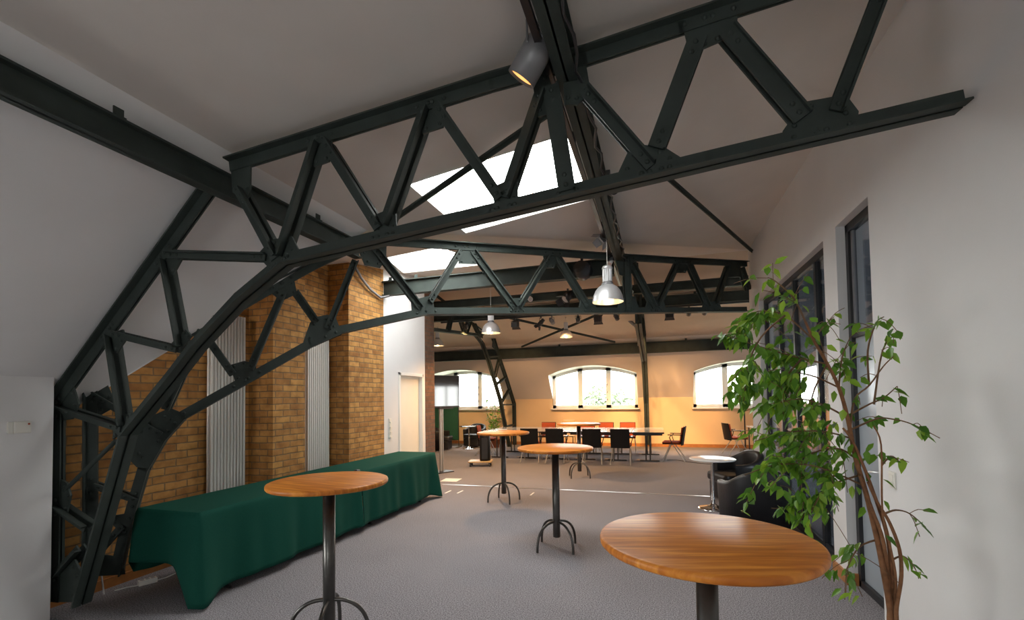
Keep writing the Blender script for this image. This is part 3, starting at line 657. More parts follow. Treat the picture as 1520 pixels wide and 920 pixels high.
def angle_bar(name, a, c, root, w=0.066, leg=0.055, y=-0.018):
    b = MB(); d, n = perp(a, c)
    P, Q = V((a[0], 0, a[1])), V((c[0], 0, c[1]))
    b.bar(P, Q, n, V((0, 1, 0)), -w / 2, w / 2, y - 0.012, y)
    b.bar(P, Q, n, V((0, 1, 0)), w / 2 - 0.012, w / 2, y - leg, y)
    b.bar(P, Q, n, V((0, 1, 0)), -w / 2, w / 2, -y, -y + 0.012)
    b.bar(P, Q, n, V((0, 1, 0)), w / 2 - 0.012, w / 2, -y, -y + leg)
    L = (Q - P).length
    for e in (P + d * .035, P + d * .095, Q - d * .035, Q - d * .095):   # rivets through both ends
        if L < .25: break
        for sg in (-1, 1): b.ball((e.x, sg * (-y + .012), e.z), 0.0145, 8, 4, (1, .8, 1))
    return b.build(name, steel, root)
def gusset(pts, root):
    b = MB()
    b.prism([(p[0], -0.007, p[1]) for p in pts], (0, 0.014, 0))
    cx = sum(p[0] for p in pts) / len(pts); cz = sum(p[1] for p in pts) / len(pts)
    for p in pts:                                              # rivet heads inside the plate corners
        x, z = cx + (p[0] - cx) * 0.68, cz + (p[1] - cz) * 0.68
        for sg in (-1, 1): b.ball((x, sg * 0.007, z), 0.014, 8, 4, (1, 0.8, 1))
    return b.build('gusset_plate', steel, root, fix=True)
def truss(D, name, label, loc, rz, group=None, wide=0.10):
    t = thing(name, label, 'roof truss', loc, rz, group)
    nodes = [p for w_ in D['webs'] + D['wide'] + D['struts'] for p in w_]
    for nm, key, fl in (('top_chord', 'top', 1), ('bottom_chord', 'bottom', -1), ('rafter', 'outer', 1), ('post', 'post', -1), ('arch_chord', 'arch', 1)):
        b = chord(nm, D[key], t, fl); rivet_nodes(b, D[key], nodes); b.build(nm, steel, t)
    for w_ in D['webs']: angle_bar('web_member', w_[0], w_[1], t)
    for w_ in D['wide']: angle_bar('web_member', w_[0], w_[1], t, wide, 0.03)
    for w_ in D['struts']: angle_bar('strut', w_[0], w_[1], t, 0.052, 0.045)
    for w_ in D['rod']:
        b = MB(); b.tube([(p[0], 0, p[1]) for p in w_], 0.017, 10); b.build('tie_rod', steel, t)
    for g in D['gussets']: gusset(g, t)
    return t
t1 = truss(TRUSS['T1'], 'steel_truss', 'large dark green steel truss crossing the whole room nearest the viewer', (-4.483, 2.45, 0), math.atan2(0.071, 0.997))
t2 = truss(TRUSS['T2'], 'steel_truss', 'dark green steel truss running diagonally from the brick wall to the white wall end', (-4.62, 2.62, 0), math.atan2(0.696, 0.718))
TF = dict(top=[(1.95, 3.50), (6.0, 4.02)], bottom=[(3.45, 3.41), (4.89, 3.29), (6.4, 3.17)], outer=[(0, 1.42), (0.75, 2.18), (1.5, 2.86), (2.05, 3.44)], post=[(0, 1.42), (0, 0.02)],
          arch=[(3.45, 3.41), (2.98, 3.24), (2.47, 2.78), (1.48, 1.65), (0.55, 0.02)],
          webs=[[(3.1, 3.45), (2.7, 3.62)], [(3.3, 3.43), (3.7, 3.72)], [(4.2, 3.37), (3.9, 3.74)], [(4.3, 3.36), (4.75, 3.85)], [(5.3, 3.28), (5.0, 3.88)]], wide=[],
          struts=[[(0.05, 1.4), (1.3, 1.42)], [(0.5, 1.9), (1.3, 1.5)], [(0.9, 2.3), (1.8, 2.05)], [(1.5, 2.85), (1.95, 2.25)], [(1.6, 2.95), (2.5, 2.85)], [(0, 0.7), (0.9, 0.7)]], rod=[], gussets=[[(2.95, 3.36), (3.4, 3.36), (3.3, 3.54), (2.95, 3.55)], [(4.05, 3.33), (4.45, 3.31), (4.35, 3.5), (4.12, 3.5)], [(1.8, 3.1), (2.15, 3.2), (2.1, 3.45), (1.8, 3.25)]])
t3 = truss(TF, 'steel_truss', 'dark steel truss standing against the far wall beside the television window', (-4.76, 15.45, 0), -PI / 2)
T4 = {k: v for k, v in TRUSS['T1'].items()}
t4 = truss(T4, 'steel_truss', 'dark steel truss seen end-on as an upright between the middle and right arched windows', (-0.33, 15.52, 0), -PI / 2)

# purlins: I-beams with little clips on top
def ibeam(name, label, p, q, w, h, clips=(), mt=steel, axis='y'):
    t = thing(name, label, 'roof beam', p)
    L = (V(q) - V(p)).length; b = MB()
    def bx(u0, u1, z0, z1):
        if axis == 'y': b.box((u0, 0, z0), (u1, L, z1))
        else: b.box((0, u0, z0), (L, u1, z1))
    bx(-w / 2, w / 2, 0, 0.014); bx(-w / 2, w / 2, h - 0.014, h); bx(-0.006, 0.006, 0, h)
    b.build('girder', mt, t)
    for c_ in clips:
        b = MB()
        if axis == 'y':
            b.box((w / 2 - .03, c_, h), (w / 2 - .022, c_ + .055, h + .06)); b.box((w / 2 - .05, c_, h), (w / 2 + .0, c_ + .055, h + .008))
        else:
            b.box((c_, -w / 2 + .022, h), (c_ + .055, -w / 2 + .03, h + .06)); b.box((c_, -w / 2, h), (c_ + .055, -w / 2 + .05, h + .008))
        b.build('clip', steel, t)
    return t
ibeam('steel_purlin', 'long steel purlin at the top of the left roof slope', (-2.96, -4.75, 3.125), (-2.96, 4.15, 3.125), 0.095, 0.17, (6.57, 8.23))
ibeam('steel_purlin', 'steel purlin running away down the middle of the ceiling past the skylight', (-0.47, -4.75, 3.545), (-0.47, 9.3, 3.545), 0.12, 0.215)
ibeam('steel_purlin', 'steel purlin from the white wall to the middle beam beyond the diagonal truss', (-4.36, 6.8, 3.385), (-0.55, 6.8, 3.385), 0.12, 0.24, (0.12, 0.6), axis='x')
ibeam('steel_purlin', 'nearer of the two dark purlins crossing the far hall ceiling', (-9.4, 9.5, 3.665), (7.9, 9.5, 3.665), 0.12, 0.17, (8.35, 10.9), axis='x')
ibeam('steel_purlin', 'farther of the two dark purlins crossing the far hall ceiling', (-9.4, 10.7, 3.60), (7.9, 10.7, 3.60), 0.14, 0.22, (9.0, 10.2), axis='x')
ibeam('steel_purlin', 'deep steel purlin along the far wall above the arched windows', (-9.4, 14.3, 2.90), (7.9, 14.3, 2.90), 0.16, 0.32, (1.9, 6.5, 10.2), axis='x')

# flat wind braces under the roof
def brace(label, p, q, up=(0, 0, 1)):
    t = thing('wind_brace', label, 'roof brace', p)
    b = MB(); d = (V(q) - V(p)); n = d.normalized().cross(V((0, 0, 1))).normalized()
    b.bar((0, 0, 0), d, n, n.cross(d.normalized()), -.028, .028, -.005, .005)
    b.bar((0, 0, 0), d, n, n.cross(d.normalized()), -.006, .006, -.03, .03)
    b.build('bar', steel, t)
    return t
brace('thin steel brace slanting across the square skylight', (-2.374, 3.947, 3.42), (-0.62, 3.14, 3.665))
brace('thin steel brace running from the near truss to the top of the right wall', (0.10, 4.58, 3.75), (1.52, 8.27, 3.955))
brace('steel brace slanting down to the right under the far ceiling, crossing another', (-3.617, 10.852, 3.66), (-1.15, 14.0, 3.24))
brace('steel brace slanting down to the left under the far ceiling, crossing another', (-1.35, 11.25, 3.60), (-4.0, 13.9, 3.22))
t = thing('cable_trunking', 'bent light grey trunking beside the end-on steel upright', 'trunking', (-0.41, 12.5, 2.94))
b = MB()
b.tube([(0, 0, 0), (0, 0, .44), (-0.36, 0, .80), (-0.36, 0, .86)], 0.045, 4); b.build('duct', greymetal, t)
# ------------------------------------------------------------------ lamps and spotlights
def warm_light(name, parent, loc, energy, size=0.06, col=(1.0, 0.56, 0.23), typ='POINT', rot=None, spot=1.5):
    l = bpy.data.lights.new(name, typ); l.energy = energy; l.color = col
    l.shadow_soft_size = size
    if typ == 'SPOT': l.spot_size = spot; l.spot_blend = 0.6
    o = bpy.data.objects.new(name, l); COL.objects.link(o); o.location = loc
    if parent is not None: o.parent = parent
    if rot is not None: o.rotation_euler = rot
    return o
def pendant(label, rim, drop, D=0.38, energy=60):
    """rim: centre of the lower rim; drop: length of the cable above the housing"""
    k = D / 0.38
    t = thing('pendant_lamp', label, 'lamp', rim, 0, 'bell shaped metal pendant lamps')
    prof = [(0.19, 0), (0.188, 0.02), (0.176, 0.08), (0.15, 0.14), (0.115, 0.185), (0.075, 0.21), (0.062, 0.215)]
    b = MB(); b.lathe([(r * k, z * k) for r, z in prof], 40)
    o = b.build('shade', alu, t)
    b = MB(); b.lathe([((r - .006) * k, (z - .002 if i else 0) * k) for i, (r, z) in enumerate(prof)], 40); b.lathe([(.184 * k, 0), (.19 * k, 0)], 40); b.build('reflector', reflector_in, t)
    b = MB(); b.lathe([(.0, .20), (.066, .20), (.07, .215), (.07, .235), (.058, .24), (.058, .25)], 28)
    b.v = [(x * k, y * k, z * k) for x, y, z in b.v]; b.build('collar', greymetal, t)
    b = MB()
    b.lathe([(r * k, z * k) for r, z in ((.052, .25), (.054, .40), (.062, .405), (.066, .42), (.055, .445), (.03, .455), (.0, .457))], 28)
    for i in range(14):
        a = 2 * PI * i / 14
        b.tube([(.055 * k * math.cos(a), .055 * k * math.sin(a), .255 * k), (.055 * k * math.cos(a), .055 * k * math.sin(a), .40 * k)], .006 * k, 6)
    b.build('housing', alu, t)
    b = MB(); b.tube([(0, 0, .45 * k), (0, 0, .45 * k + drop)], .005, 6); b.tube([(0, 0, .45 * k + drop - .05), (0, 0, .45 * k + drop)], .02, 10); b.build('cable', silverpole, t)
    b = MB(); b.ball((0, 0, .07 * k), .055 * k, 16, 10, (1, 1, 1.3)); b.build('bulb', warmglow, t)
    warm_light('bulb_light', t, (0, 0, -.012 * k), energy, .06, typ='SPOT', rot=(0, 0, 0), spot=2.5)
    return t
pendant('bell pendant lamp hanging below the middle beam, the largest in view', (-0.55, 5.78, 2.80), 0.42, 0.38, 30)
pendant('bell pendant lamp hanging by the left window, below the truss bottom chord', (-3.17, 8.8, 2.95), 0.75, 0.38, 380)
pendant('small bell pendant lamp above the conference table where the braces cross', (-2.2, 11.8, 3.17), 0.15, 0.33, 200)
pendant('bell pendant lamp half hidden behind the end of the brick pier', (-5.75, 11.6, 3.10), 0.12, 0.34, 200)
pendant('bell pendant lamp glimpsed between the ficus leaves on the right', (2.35, 12.4, 3.16), 0.1, 0.34, 200)

def aim(v, up=V((0, 0, 1))):
    return V(v).normalized().to_track_quat('-Z', 'Y').to_euler()
def can_spot(name, label, hang, aimv, r=0.05, L=0.16, mt=plasticdark, group=None, lens=None, drop=0.12, energy=0, fins=False, doors=False):
    """hang: point on the track; the body hangs 'drop' below it and points along aimv"""
    t = thing(name, label, 'spotlight', hang, 0, group)
    c = V((0, 0, -drop)); A = V(aimv).normalized()
    q = A.to_track_quat('-Z', 'Y').to_matrix()
    b = MB(); b.box((-.018, -.018, -.03), (.018, .018, 0)); b.tube([(0, 0, -.02), (0, 0, -drop * .35)], .008, 8)
    side = q @ V((1, 0, 0)); top = V((0, 0, -drop * .35))
    for s in (-1, 1):
        b.tube([top, top + side * s * (r + .012), c + side * s * (r + .012)], .007, 6)
    b.build('yoke', mt if mt is not alu else plasticdark, t)
    b = MB()
    b.lathe([(.0, L * .5), (r * .75, L * .5), (r * .8, L * .45), (r * .8, L * .2), (r, L * .15), (r, -L * .5), (r * .92, -L * .5), (r * .88, -L * .44), (0, -L * .44)], 24, c, True, q)
    if fins:
        for k in range(5):
            z = L * (.2 + .05 * k); b.lathe([(r * .8, z), (r * .9, z), (r * .9, z + .008), (r * .8, z + .008)], 20, c, False, q)
    b.build('body', mt, t)
    b = MB(); b.lathe([(0, -L * .452), (r * .86, -L * .452)], 24, c, True, q); b.build('lens', lens or tabletopgrey, t)
    if doors:
        for sx, sy in ((1, 0), (-1, 0), (0, 1), (0, -1)):
            b = MB()
            w_ = r * .9; o_ = V((sx * r, sy * r, -L * .5)); e = o_ + V((sx * r * .9, sy * r * .9, -r * 1.1)); tn = V((-sy, sx, 0)) * w_
            P = [c + q @ x for x in (o_ - tn, o_ + tn, e + tn * .8, e - tn * .8)]
            n = (P[1] - P[0]).cross(P[2] - P[0]).normalized() * .004
            b.prism(P, n); b.build('barn_door', plasticdark if mt is plasticdark else mt, t)
    if energy:
        warm_light('spot_light', t, c + A * (L * .55), energy, .04, typ='SPOT', rot=aim(A), spot=0.8)
    return t
def box_spot(label, hang, aimv, group):
    t = thing('flood_spotlight', label, 'spotlight', hang, 0, group)
    b = MB(); b.box((-.018, -.018, -.05), (.018, .018, 0))
    for s in (-1, 1): b.tube([(0, 0, -.05), (s * .085, 0, -.06), (s * .085, 0, -.16)], .008, 6)
    b.build('yoke', plasticdark, t)
    b = MB(); b.prism([(-.075, -.06, -.10), (.075, -.06, -.10), (.095, .07, -.08), (-.095, .07, -.08)], (0, 0, -.12)); b.build('body', plasticdark, t, .006)
    b = MB(); b.box((-.07, .066, -.19), (.07, .072, -.10)); b.build('lens', tabletopgrey, t)
    for sg in (-1, 1):
        b = MB(); z0 = -.08 if sg > 0 else -.20; b.prism([(-.09, .07, z0), (.09, .07, z0), (.11, .15, z0 + sg * .05), (-.11, .15, z0 + sg * .05)], (0, 0, .004)); b.build('barn_door', plasticdark, t)
    warm_light('flood_lamp', t, V((0, .17, -.15)), 330, .05, typ='SPOT', rot=aim(aimv), spot=1.0)
    return t
trk = thing('lighting_track', 'long black lighting track under the far purlin', 'lighting track', (-5.2, 10.7, 3.555))
b = MB(); b.box((0, -.018, 0), (7.2, .018, .035)); b.build('rail', blackmetal, trk)
GS = 'stage spotlights on the far hall track'
rowspots = [
 (-4.51, 'can', 'black spotlight at the left end of the far track between truss webs'), (-3.244, 'box', 'black flood light with flaps right of the left bell lamp'),
 (-2.59, 'tilt', 'black spotlight tilted sideways, left of a close pair'), (-2.329, 'can', 'dark can spotlight beside the tilted one'),
 (-1.708, 'can', 'dark can spotlight right of the small bell lamp'), (-1.259, 'box', 'black flood light near the large bell lamp'),
 (-0.837, 'can', 'can spotlight just left of the light grey trunking'), (0.303, 'box', 'black flood light right of the end-on steel upright'),
 (0.703, 'can', 'can spotlight between the flood light and the rightmost spotlight'), (1.028, 'can', 'rightmost spotlight on the far track beside the ficus')]
for x, kd, lab in rowspots:
    if kd == 'box': box_spot(lab, (x, 10.7, 3.555), (-.3 if x < -2 else .05, 1, -.55), GS)
    elif kd == 'tilt': can_spot('stage_spotlight', lab, (x, 10.7, 3.555), (-.75, .2, -.7), .055, .20, plasticdark, GS, drop=.14, energy=0, doors=True)
    else: can_spot('stage_spotlight', lab, (x, 10.7, 3.555), (-.45 if x < -4 else .25 * math.sin(x * 5), 1, -.60), .05, .17, plasticdark if x != -2.329 else greymetal, GS, drop=.12, energy=560)
# on the middle beam
can_spot('large_spotlight', 'large grey spotlight with glowing orange lens at the top of the picture', (-0.615, 2.52, 3.80), (-.40, .10, -.50), .086, .31, greymetal, None, dimglow, .19, 1.5, True)
can_spot('barn_door_spotlight', 'grey barn-door spotlight on the middle beam just above the large bell lamp', (-0.56, 5.86, 3.80), (-.62, -.35, -.62), .06, .17, greymetal, None, None, .14, 0, False, True)
can_spot('small_spotlight', 'small pale spotlight on the middle beam beside the large bell lamp neck', (-0.57, 6.5, 3.60), (-.3, -.5, -.8), .035, .12, alu, None, None, .09)
can_spot('black_spotlight', 'black spotlight hanging right of the middle beam behind the near truss chord', (-0.36, 4.05, 3.60), (.5, -.4, -.4), .06, .18, plasticdark, None, None, .13)
can_spot('round_floodlight', 'big round black floodlight on the beam left of the large bell lamp', (-1.0, 6.72, 3.66), (.25, .9, -.3), .125, .20, plasticdark, None, None, .17)
can_spot('small_spotlight', 'small silver spotlight on the nearer far-hall purlin, left of the black cluster', (-2.52, 9.42, 3.86), (.5, -.6, -.5), .05, .13, alu, None, None, .13)
can_spot('black_spotlight', 'black spotlight with flaps on the nearer far-hall purlin behind the diagonal truss', (-1.70, 9.40, 3.86), (-.4, -.5, -.6), .09, .22, plasticdark, None, None, .16, 0, False, True)
t = thing('wall_speaker', 'small black box speaker right of the middle beam behind the diagonal truss', 'speaker', (-0.27, 7.35, 3.53))
b = MB(); b.box((-.045, -.05, 0), (.045, .05, .15)); b.build('cabinet', plasticdark, t, .006); b = MB(); b.lathe([(0, 0), (.03, 0), (.035, .004), (.03, .008)], 16, (0, 0, 0), True, Matrix.Rotation(PI / 2, 3, 'X')); o = b.build('cone', greymetal, t); o.location = (0, -.05, .05)
b = MB(); b.box((-.02, -.02, .15), (.02, .02, .27)); b.build('bracket', blackmetal, t)
# cables and track along the middle beam
t = thing('lighting_track', 'black lighting track along the left side of the middle beam', 'lighting track', (-0.58, 1.2, 3.60))
b = MB(); b.box((-.02, 0, 0), (.02, 7.2, .03)); b.build('rail', blackmetal, t)
for y in (0.6, 2.4, 4.4, 6.4):
    b = MB(); b.box((-.012, y, .03), (.012, y + .03, .14)); b.box((-.012, y, .13), (.1, y + .03, .142)); b.build('hanger', blackmetal, t)
c_ = MB(); pts = []
for i in range(60):
    y = 1.5 + i * .125; pts.append((-0.385 + .02 * math.sin(i * 1.9), y, 3.56 - .035 * abs(math.sin(i * .52))))
c_.tube(pts, .009, 6); tag(c_.build('cable_run', plasticdark), 'black cable looping along the right side of the middle beam', 'cable')
c_ = MB(); c_.tube([(-4.31, 5.95, 3.66), (-4.31, 6.1, 3.52), (-4.32, 6.35, 3.40), (-4.33, 6.65, 3.33), (-4.2, 6.72, 3.36)], .02, 8); tag(c_.build('grey_conduit', greymetal), 'bent grey conduit at the top of the brick pilaster by the white wall', 'conduit')

# ------------------------------------------------------------------ radiators, switches
def radiator(label, y, n, z0, z1):
    t = thing('column_radiator', label, 'radiator', (-4.70, y, 0), 0, 'tall white radiators on the brick wall')
    for i in range(n):
        b = MB(); yy = i * .0415 + .02
        for dx in (0.0, .045): b.tube([(dx, yy, z0 + .02), (dx, yy, z1 - .02)], .0155, 10)
        b.build('column', radiator_w, t)
    b = MB()
    for z in (z0 + .03, z1 - .04): b.tube([(.022, 0, z), (.022, n * .0415, z)], .024, 10)
    b.build('header', radiator_w, t)
    b = MB()
    for z in (z0 + .5, z1 - .4): b.box((-.035, .05, z), (.01, .09, z + .03)); b.box((-.035, n * .0415 - .09, z), (.01, n * .0415 - .05, z + .03))
    b.build('bracket', radiator_w, t)
radiator('tall white column radiator left of the first brick pilaster', 3.86, 11, .12, 2.66)
radiator('tall white column radiator between the two brick pilasters', 5.33, 11, .12, 2.63)
sw = thing('switch_panel', 'vertical row of four white switches on the white wall by the cream door', 'light switch', (-4.37, 6.93, 0.98))
b = MB(); b.box((0, 0, 0), (.012, .085, .34)); b.build('plate', plasticwhite, sw, .003)
for k in range(4):
    b = MB(); b.prism([(.012, .012, .012 + k * .083), (.012, .073, .012 + k * .083), (.034, .073, .012 + k * .083), (.034, .012, .012 + k * .083)], (0, 0, .02)); b.prism([(.012, .015, .03 + k * .083), (.012, .07, .03 + k * .083), (.018, .07, .03 + k * .083), (.018, .015, .03 + k * .083)], (0, 0, .045)); b.build('rocker', plasticwhite, sw)
sw = thing('light_switch', 'white rocker switch on the right wall behind the ficus', 'light switch', (X0 - .012, 3.79, 0.985))
b = MB(); b.box((0, 0, 0), (.012, .085, .115)); b.build('plate', plasticwhite, sw, .003)
b = MB(); b.prism([(0, .016, .02), (0, .069, .02), (-.012, .069, .02), (-.012, .016, .02)], (0, 0, .03)); b.prism([(0, .016, .05), (0, .069, .05), (-.004, .069, .05), (-.004, .016, .05)], (0, 0, .045)); b.build('rocker', plasticwhite, sw)
sw = thing('thermostat', 'small off-white thermostat box on the low left wall', 'thermostat', (-4.42, 2.09, 1.44))
b = MB(); b.box((0, 0, .0), (.018, .03, .085)); b.box((0, .03, 0), (.03, .125, .085)); b.build('case', plasticwhite, sw, .004)
b = MB(); b.ball((.03, .11, .065), .007, 10, 6); b.build('indicator', redfabric, sw)

# ------------------------------------------------------------------ covered tables along the brick wall
def drape(name, label, y0, y1, x0, x1, z, hems, seed, ends):
    """cloth over a table: top, long front (+x), back (-x) and the ends that hang; hems in metres above the floor"""
    r_ = random.Random(seed)
    per = []                                                     # outline of the table top, with the outward direction
    nf, ne = 96, 26
    def seg(a, c, n, out, hem, kind):
        for i in range(n): per.append((a[0] + (c[0] - a[0]) * i / n, a[1] + (c[1] - a[1]) * i / n, out, hem, kind, i / n))
    seg((x0, y0), (x1, y0), ne, (0, -1), hems[0], 'e' if ends[0] else 'n')
    seg((x1, y0), (x1, y1), nf, (1, 0), hems[1], 'f')
    seg((x1, y1), (x0, y1), ne, (0, 1), hems[2], 'e' if ends[1] else 'n')
    seg((x0, y1), (x0, y0), nf, (-1, 0), hems[3], 'b')
    n = len(per); rows = 16
    b = MB(); vs = []
    ph = [r_.uniform(0, 6.28) for _ in range(6)]
    for j in range(rows + 1):
        t = j / rows
        for i, (x, y, out, hem, kd, u) in enumerate(per):
            L = (x1 - x0) if kd in 'en' else (y1 - y0)
            s = u * L
            w_ = .018 * math.sin(s * 8.5 + ph[0]) + .012 * math.sin(s * 15 + ph[1]) + .010 * math.sin(s * 5 + ph[2] + t) + .006 * math.sin(s * 27 + ph[3])
            fl = .03 * t + w_ * t ** .8
            ox, oy = out[0] * fl, out[1] * fl
            dz = (z - hem) * t
            # the corners hang lower and swing outwards
            def corner(dist, sx, sy, push, low):
                k = max(0.0, 1 - dist / .22)
                k = k * k * (3 - 2 * k)
                return sx * push * k * t, sy * push * k * t, low * k * t
            for on_, px, py, sx, sy in ((ends[0], x1, y0, 1, -1), (False, x0, y0, -.2, -1), (ends[1], x1, y1, 1, 1), (ends[1], x0, y1, -.2, 1)):
                if not on_: continue
                d_ = math.hypot(x - px, y - py)
                if d_ < .22:
                    a, c2, e = corner(d_, sx, sy, .055 if sx > 0 else .03, max(0, hem - .02))
                    ox += a; oy += c2; dz += e
            ed = .012 * math.sin(min(t * 8, 1) * PI / 2)
            vs.append((x + ox + out[0] * ed, y + oy + out[1] * ed, max(.012, z - dz + (0 if j else 0))))
    b.v = vs
    for j in range(rows):
        for i in range(n):
            i2 = (i + 1) % n
            kd = per[i][4]
            if kd == 'n' and j > 3: continue
            b.f.append((j * n + i, j * n + i2, (j + 1) * n + i2, (j + 1) * n + i)); b.sm.append(True)
    # the top as a grid strip between front and back
    top = list(range(n)); b.f.append(tuple(top)); b.sm.append(False)
    o = b.build(name, cloth)
    sol = o.modifiers.new('thickness', 'SOLIDIFY'); sol.thickness = .003; sol.offset = 1
    return tag(o, label, 'tablecloth', 'green cloths over the long buffet tables')
def folding_table(label, y0, y1, x0, x1, z):
    t = thing('folding_table', label, 'table', ((x0 + x1) / 2, (y0 + y1) / 2, 0), 0, 'folding tables under the green cloths')
    hx, hy = (x1 - x0) / 2 - .02, (y1 - y0) / 2 - .02
    b = MB(); b.box((-hx, -hy, z - .035), (hx, hy, z - .006)); b.build('tabletop', lightwood, t, .004)
    for s in (-1, 1):
        b = MB(); y = s * (hy - .32)
        for sx in (-1, 1): b.tube([(sx * hx * .62, y, z - .035), (sx * hx * .62, y, .03)], .014, 10)
        b.tube([(-hx * .85, y, .016), (hx * .85, y, .016)], .014, 10); b.tube([(-hx * .62, y, z - .06), (hx * .62, y, z - .06)], .012, 8)
        b.build('leg', blackmetal, t)
TX0, TX1, TZ = -4.245, -3.565, .75
folding_table('folding table hidden under the nearer green cloth, one black leg showing', 2.88, 4.99, TX0, TX1, TZ - .004)
folding_table('folding table hidden under the farther green cloth', 5.01, 7.02, TX0, TX1, TZ - .004)
drape('tablecloth', 'bottle green cloth on the nearer buffet table with a long corner fold', 2.86, 4.998, TX0, TX1, TZ, (.32, .085, .085, .2), 4, (True, False))
drape('tablecloth', 'bottle green cloth on the farther buffet table, ending by the floor strip', 5.004, 7.05, TX0, TX1, TZ, (.085, .085, .13, .2), 9, (False, True))
t = thing('table_clip', 'small dark clip on the green cloth where the two tables meet', 'clip', (-3.62, 5.02, .752)); b = MB(); b.lathe([(0, .02), (.03, .018), (.04, .0)], 14); b.build('knob', plasticdark, t)

# ------------------------------------------------------------------ round bar tables
def bar_table(label, loc, R, rz=0.3, H=1.10):
    t = thing('bar_table', label, 'bar table', (loc[0], loc[1], 0), rz, 'round wooden bar tables on four curved legs')
    b = MB(); b.lathe([(0, H), (R - .012, H), (R - .003, H - .004), (R, H - .012), (R, H - .024), (R - .006, H - .032), (R - .02, H - .034), (0, H - .034)], 72)
    b.build('tabletop', woodtop, t)
    b = MB(); b.lathe([(0, H - .036), (.13, H - .036), (.13, H - .044), (.05, H - .05)], 28); b.build('mounting_plate', blackmetal, t)
    b = MB(); b.lathe([(0, H - .04), (.040, H - .04), (.040, .135), (.036, .13), (0, .13)], 24); b.build('pole', gunmetal, t)
    for k in range(4):
        a = k * PI / 2 + .55
        b = MB(); pts = []
        for i in range(15):
            u = i / 14
            r = .035 + (.265 - .035) * math.sin(u * PI / 2) ** .95
            z = .012 + .285 * math.cos(u * PI / 2) ** .75 if u < 1 else .012
            pts.append((r * math.cos(a), r * math.sin(a), z))
        b.tube(pts, .0135, 12)
        b.build('leg', gunmetal, t)
    return t
bar_table('round wooden bar table in the right foreground, the largest in view', (.164, 1.938), .398, .25)
bar_table('round wooden bar table in front of the long green buffet table', (-2.154, 2.676), .391, -.15)
bar_table('round wooden bar table in the middle of the floor, third from the viewer', (-1.075, 4.995), .411, .35)
bar_table('round wooden bar table left of centre near the black column on a dolly', (-2.351, 7.029), .415, .1)
bar_table('round bar table farthest away, in front of the conference tables', (-1.539, 9.465), .438, .5)

# ------------------------------------------------------------------ armchairs and small tables
def tub_chair(label, loc, rz, group='black leather tub chairs'):
    t = thing('tub_chair', label, 'armchair', (loc[0], loc[1], 0), rz, group)
    # faces +y
    b = MB(); n = 28; vs = []
    for i in range(n + 1):
        u = i / n; a = math.radians(-205 + 230 * u)                # from the right arm front round the back to the left arm front
        k = max(0, math.cos((u - .5) * PI * 1.15))
        h = .60 + .17 * k ** 1.5
        ex = 3.0
        def sq(rx, ry):
            cx, sx = math.cos(a), math.sin(a)
            return (math.copysign(abs(cx) ** (2 / ex), cx) * rx, math.copysign(abs(sx) ** (2 / ex), sx) * ry)
        xo, yo = sq(.37, .35); xi, yi = sq(.285, .265)
        vs += [(xo * .95, yo * .95, .04), (xo * 1.0, yo * 1.0, h - .05), (xo * .985, yo * .985, h - .012), ((xo + xi) / 2, (yo + yi) / 2, h), (xi * 1.02, yi * 1.02, h - .012), (xi, yi, h - .05), (xi, yi, .30)]
    m_ = 7; fs = []
    for i in range(n):
        for k in range(m_ - 1): fs.append((i * m_ + k, i * m_ + k + 1, (i + 1) * m_ + k + 1, (i + 1) * m_ + k))
        fs.append((i * m_ + 6, i * m_, (i + 1) * m_, (i + 1) * m_ + 6))
    b.add(vs, fs, True); b.add(vs[:m_], [tuple(range(m_))]); b.add(vs[-m_:], [tuple(range(m_))])
    b.build('shell', leather, t)
    b = MB(); b.box((-.27, -.25, .04), (.27, .29, .30)); b.build('base', leather, t, .02)
    b = MB(); b.box((-.275, -.25, .30), (.275, .33, .44)); b.build('seat_cushion', leather, t, .04)
    for sx in (-1, 1):
        for sy in (-1, 1):
            b = MB(); b.tube([(sx * .25, sy * .23, 0), (sx * .25, sy * .23, .045)], .018, 10); b.build('foot', chrome, t)
    return t
tub_chair('black leather tub chair turned away by the right wall, behind the ficus leaves', (1.07, 6.20), math.radians(14))
tub_chair('black leather tub chair with open rounded rim, beyond the bright side table at the right', (1.13, 7.93), math.radians(112))
tub_chair('black leather tub chair at the far left below the television', (-6.66, 13.62), math.radians(-80))
tub_chair('black leather tub chair against the peach wall left of the black column', (-5.95, 14.75), math.radians(175))
def side_table(label, loc, R, H, glasstop):
    t = thing('side_table', label, 'side table', (loc[0], loc[1], 0), 0, 'round side tables on one chrome stem')
    b = MB(); b.lathe([(0, H), (R - .004, H), (R, H - .004), (R, H - .014), (R - .004, H - .018), (0, H - .018)], 48); b.build('tabletop', tableglass if glasstop else tabletopglare, t)
    if glasstop:
        b = MB(); b.lathe([(R - .004, H + .002), (R + .008, H + .002), (R + .008, H - .02), (R - .004, H - .02), (R - .004, H + .002)], 48); b.build('rim', chrome, t)
    b = MB(); b.lathe([(0, .03), (.026, .03), (.026, H - .02), (0.09, H - .02), (.09, H - .026)], 24); b.build('stem', chrome, t)
    b = MB(); b.lathe([(0, .075), (.03, .072), (.055, .05), (.11, .032), (.19, .018), (.215, .006), (.215, 0), (0, 0)], 40); b.build('base', chrome, t)
    return t
side_table('round side table with a bright reflecting top beside the right tub chair', (.74, 7.33), .315, .72, False)
side_table('small round glass table with chrome rim between the far left tub chairs', (-5.88, 14.08), .30, .74, True)

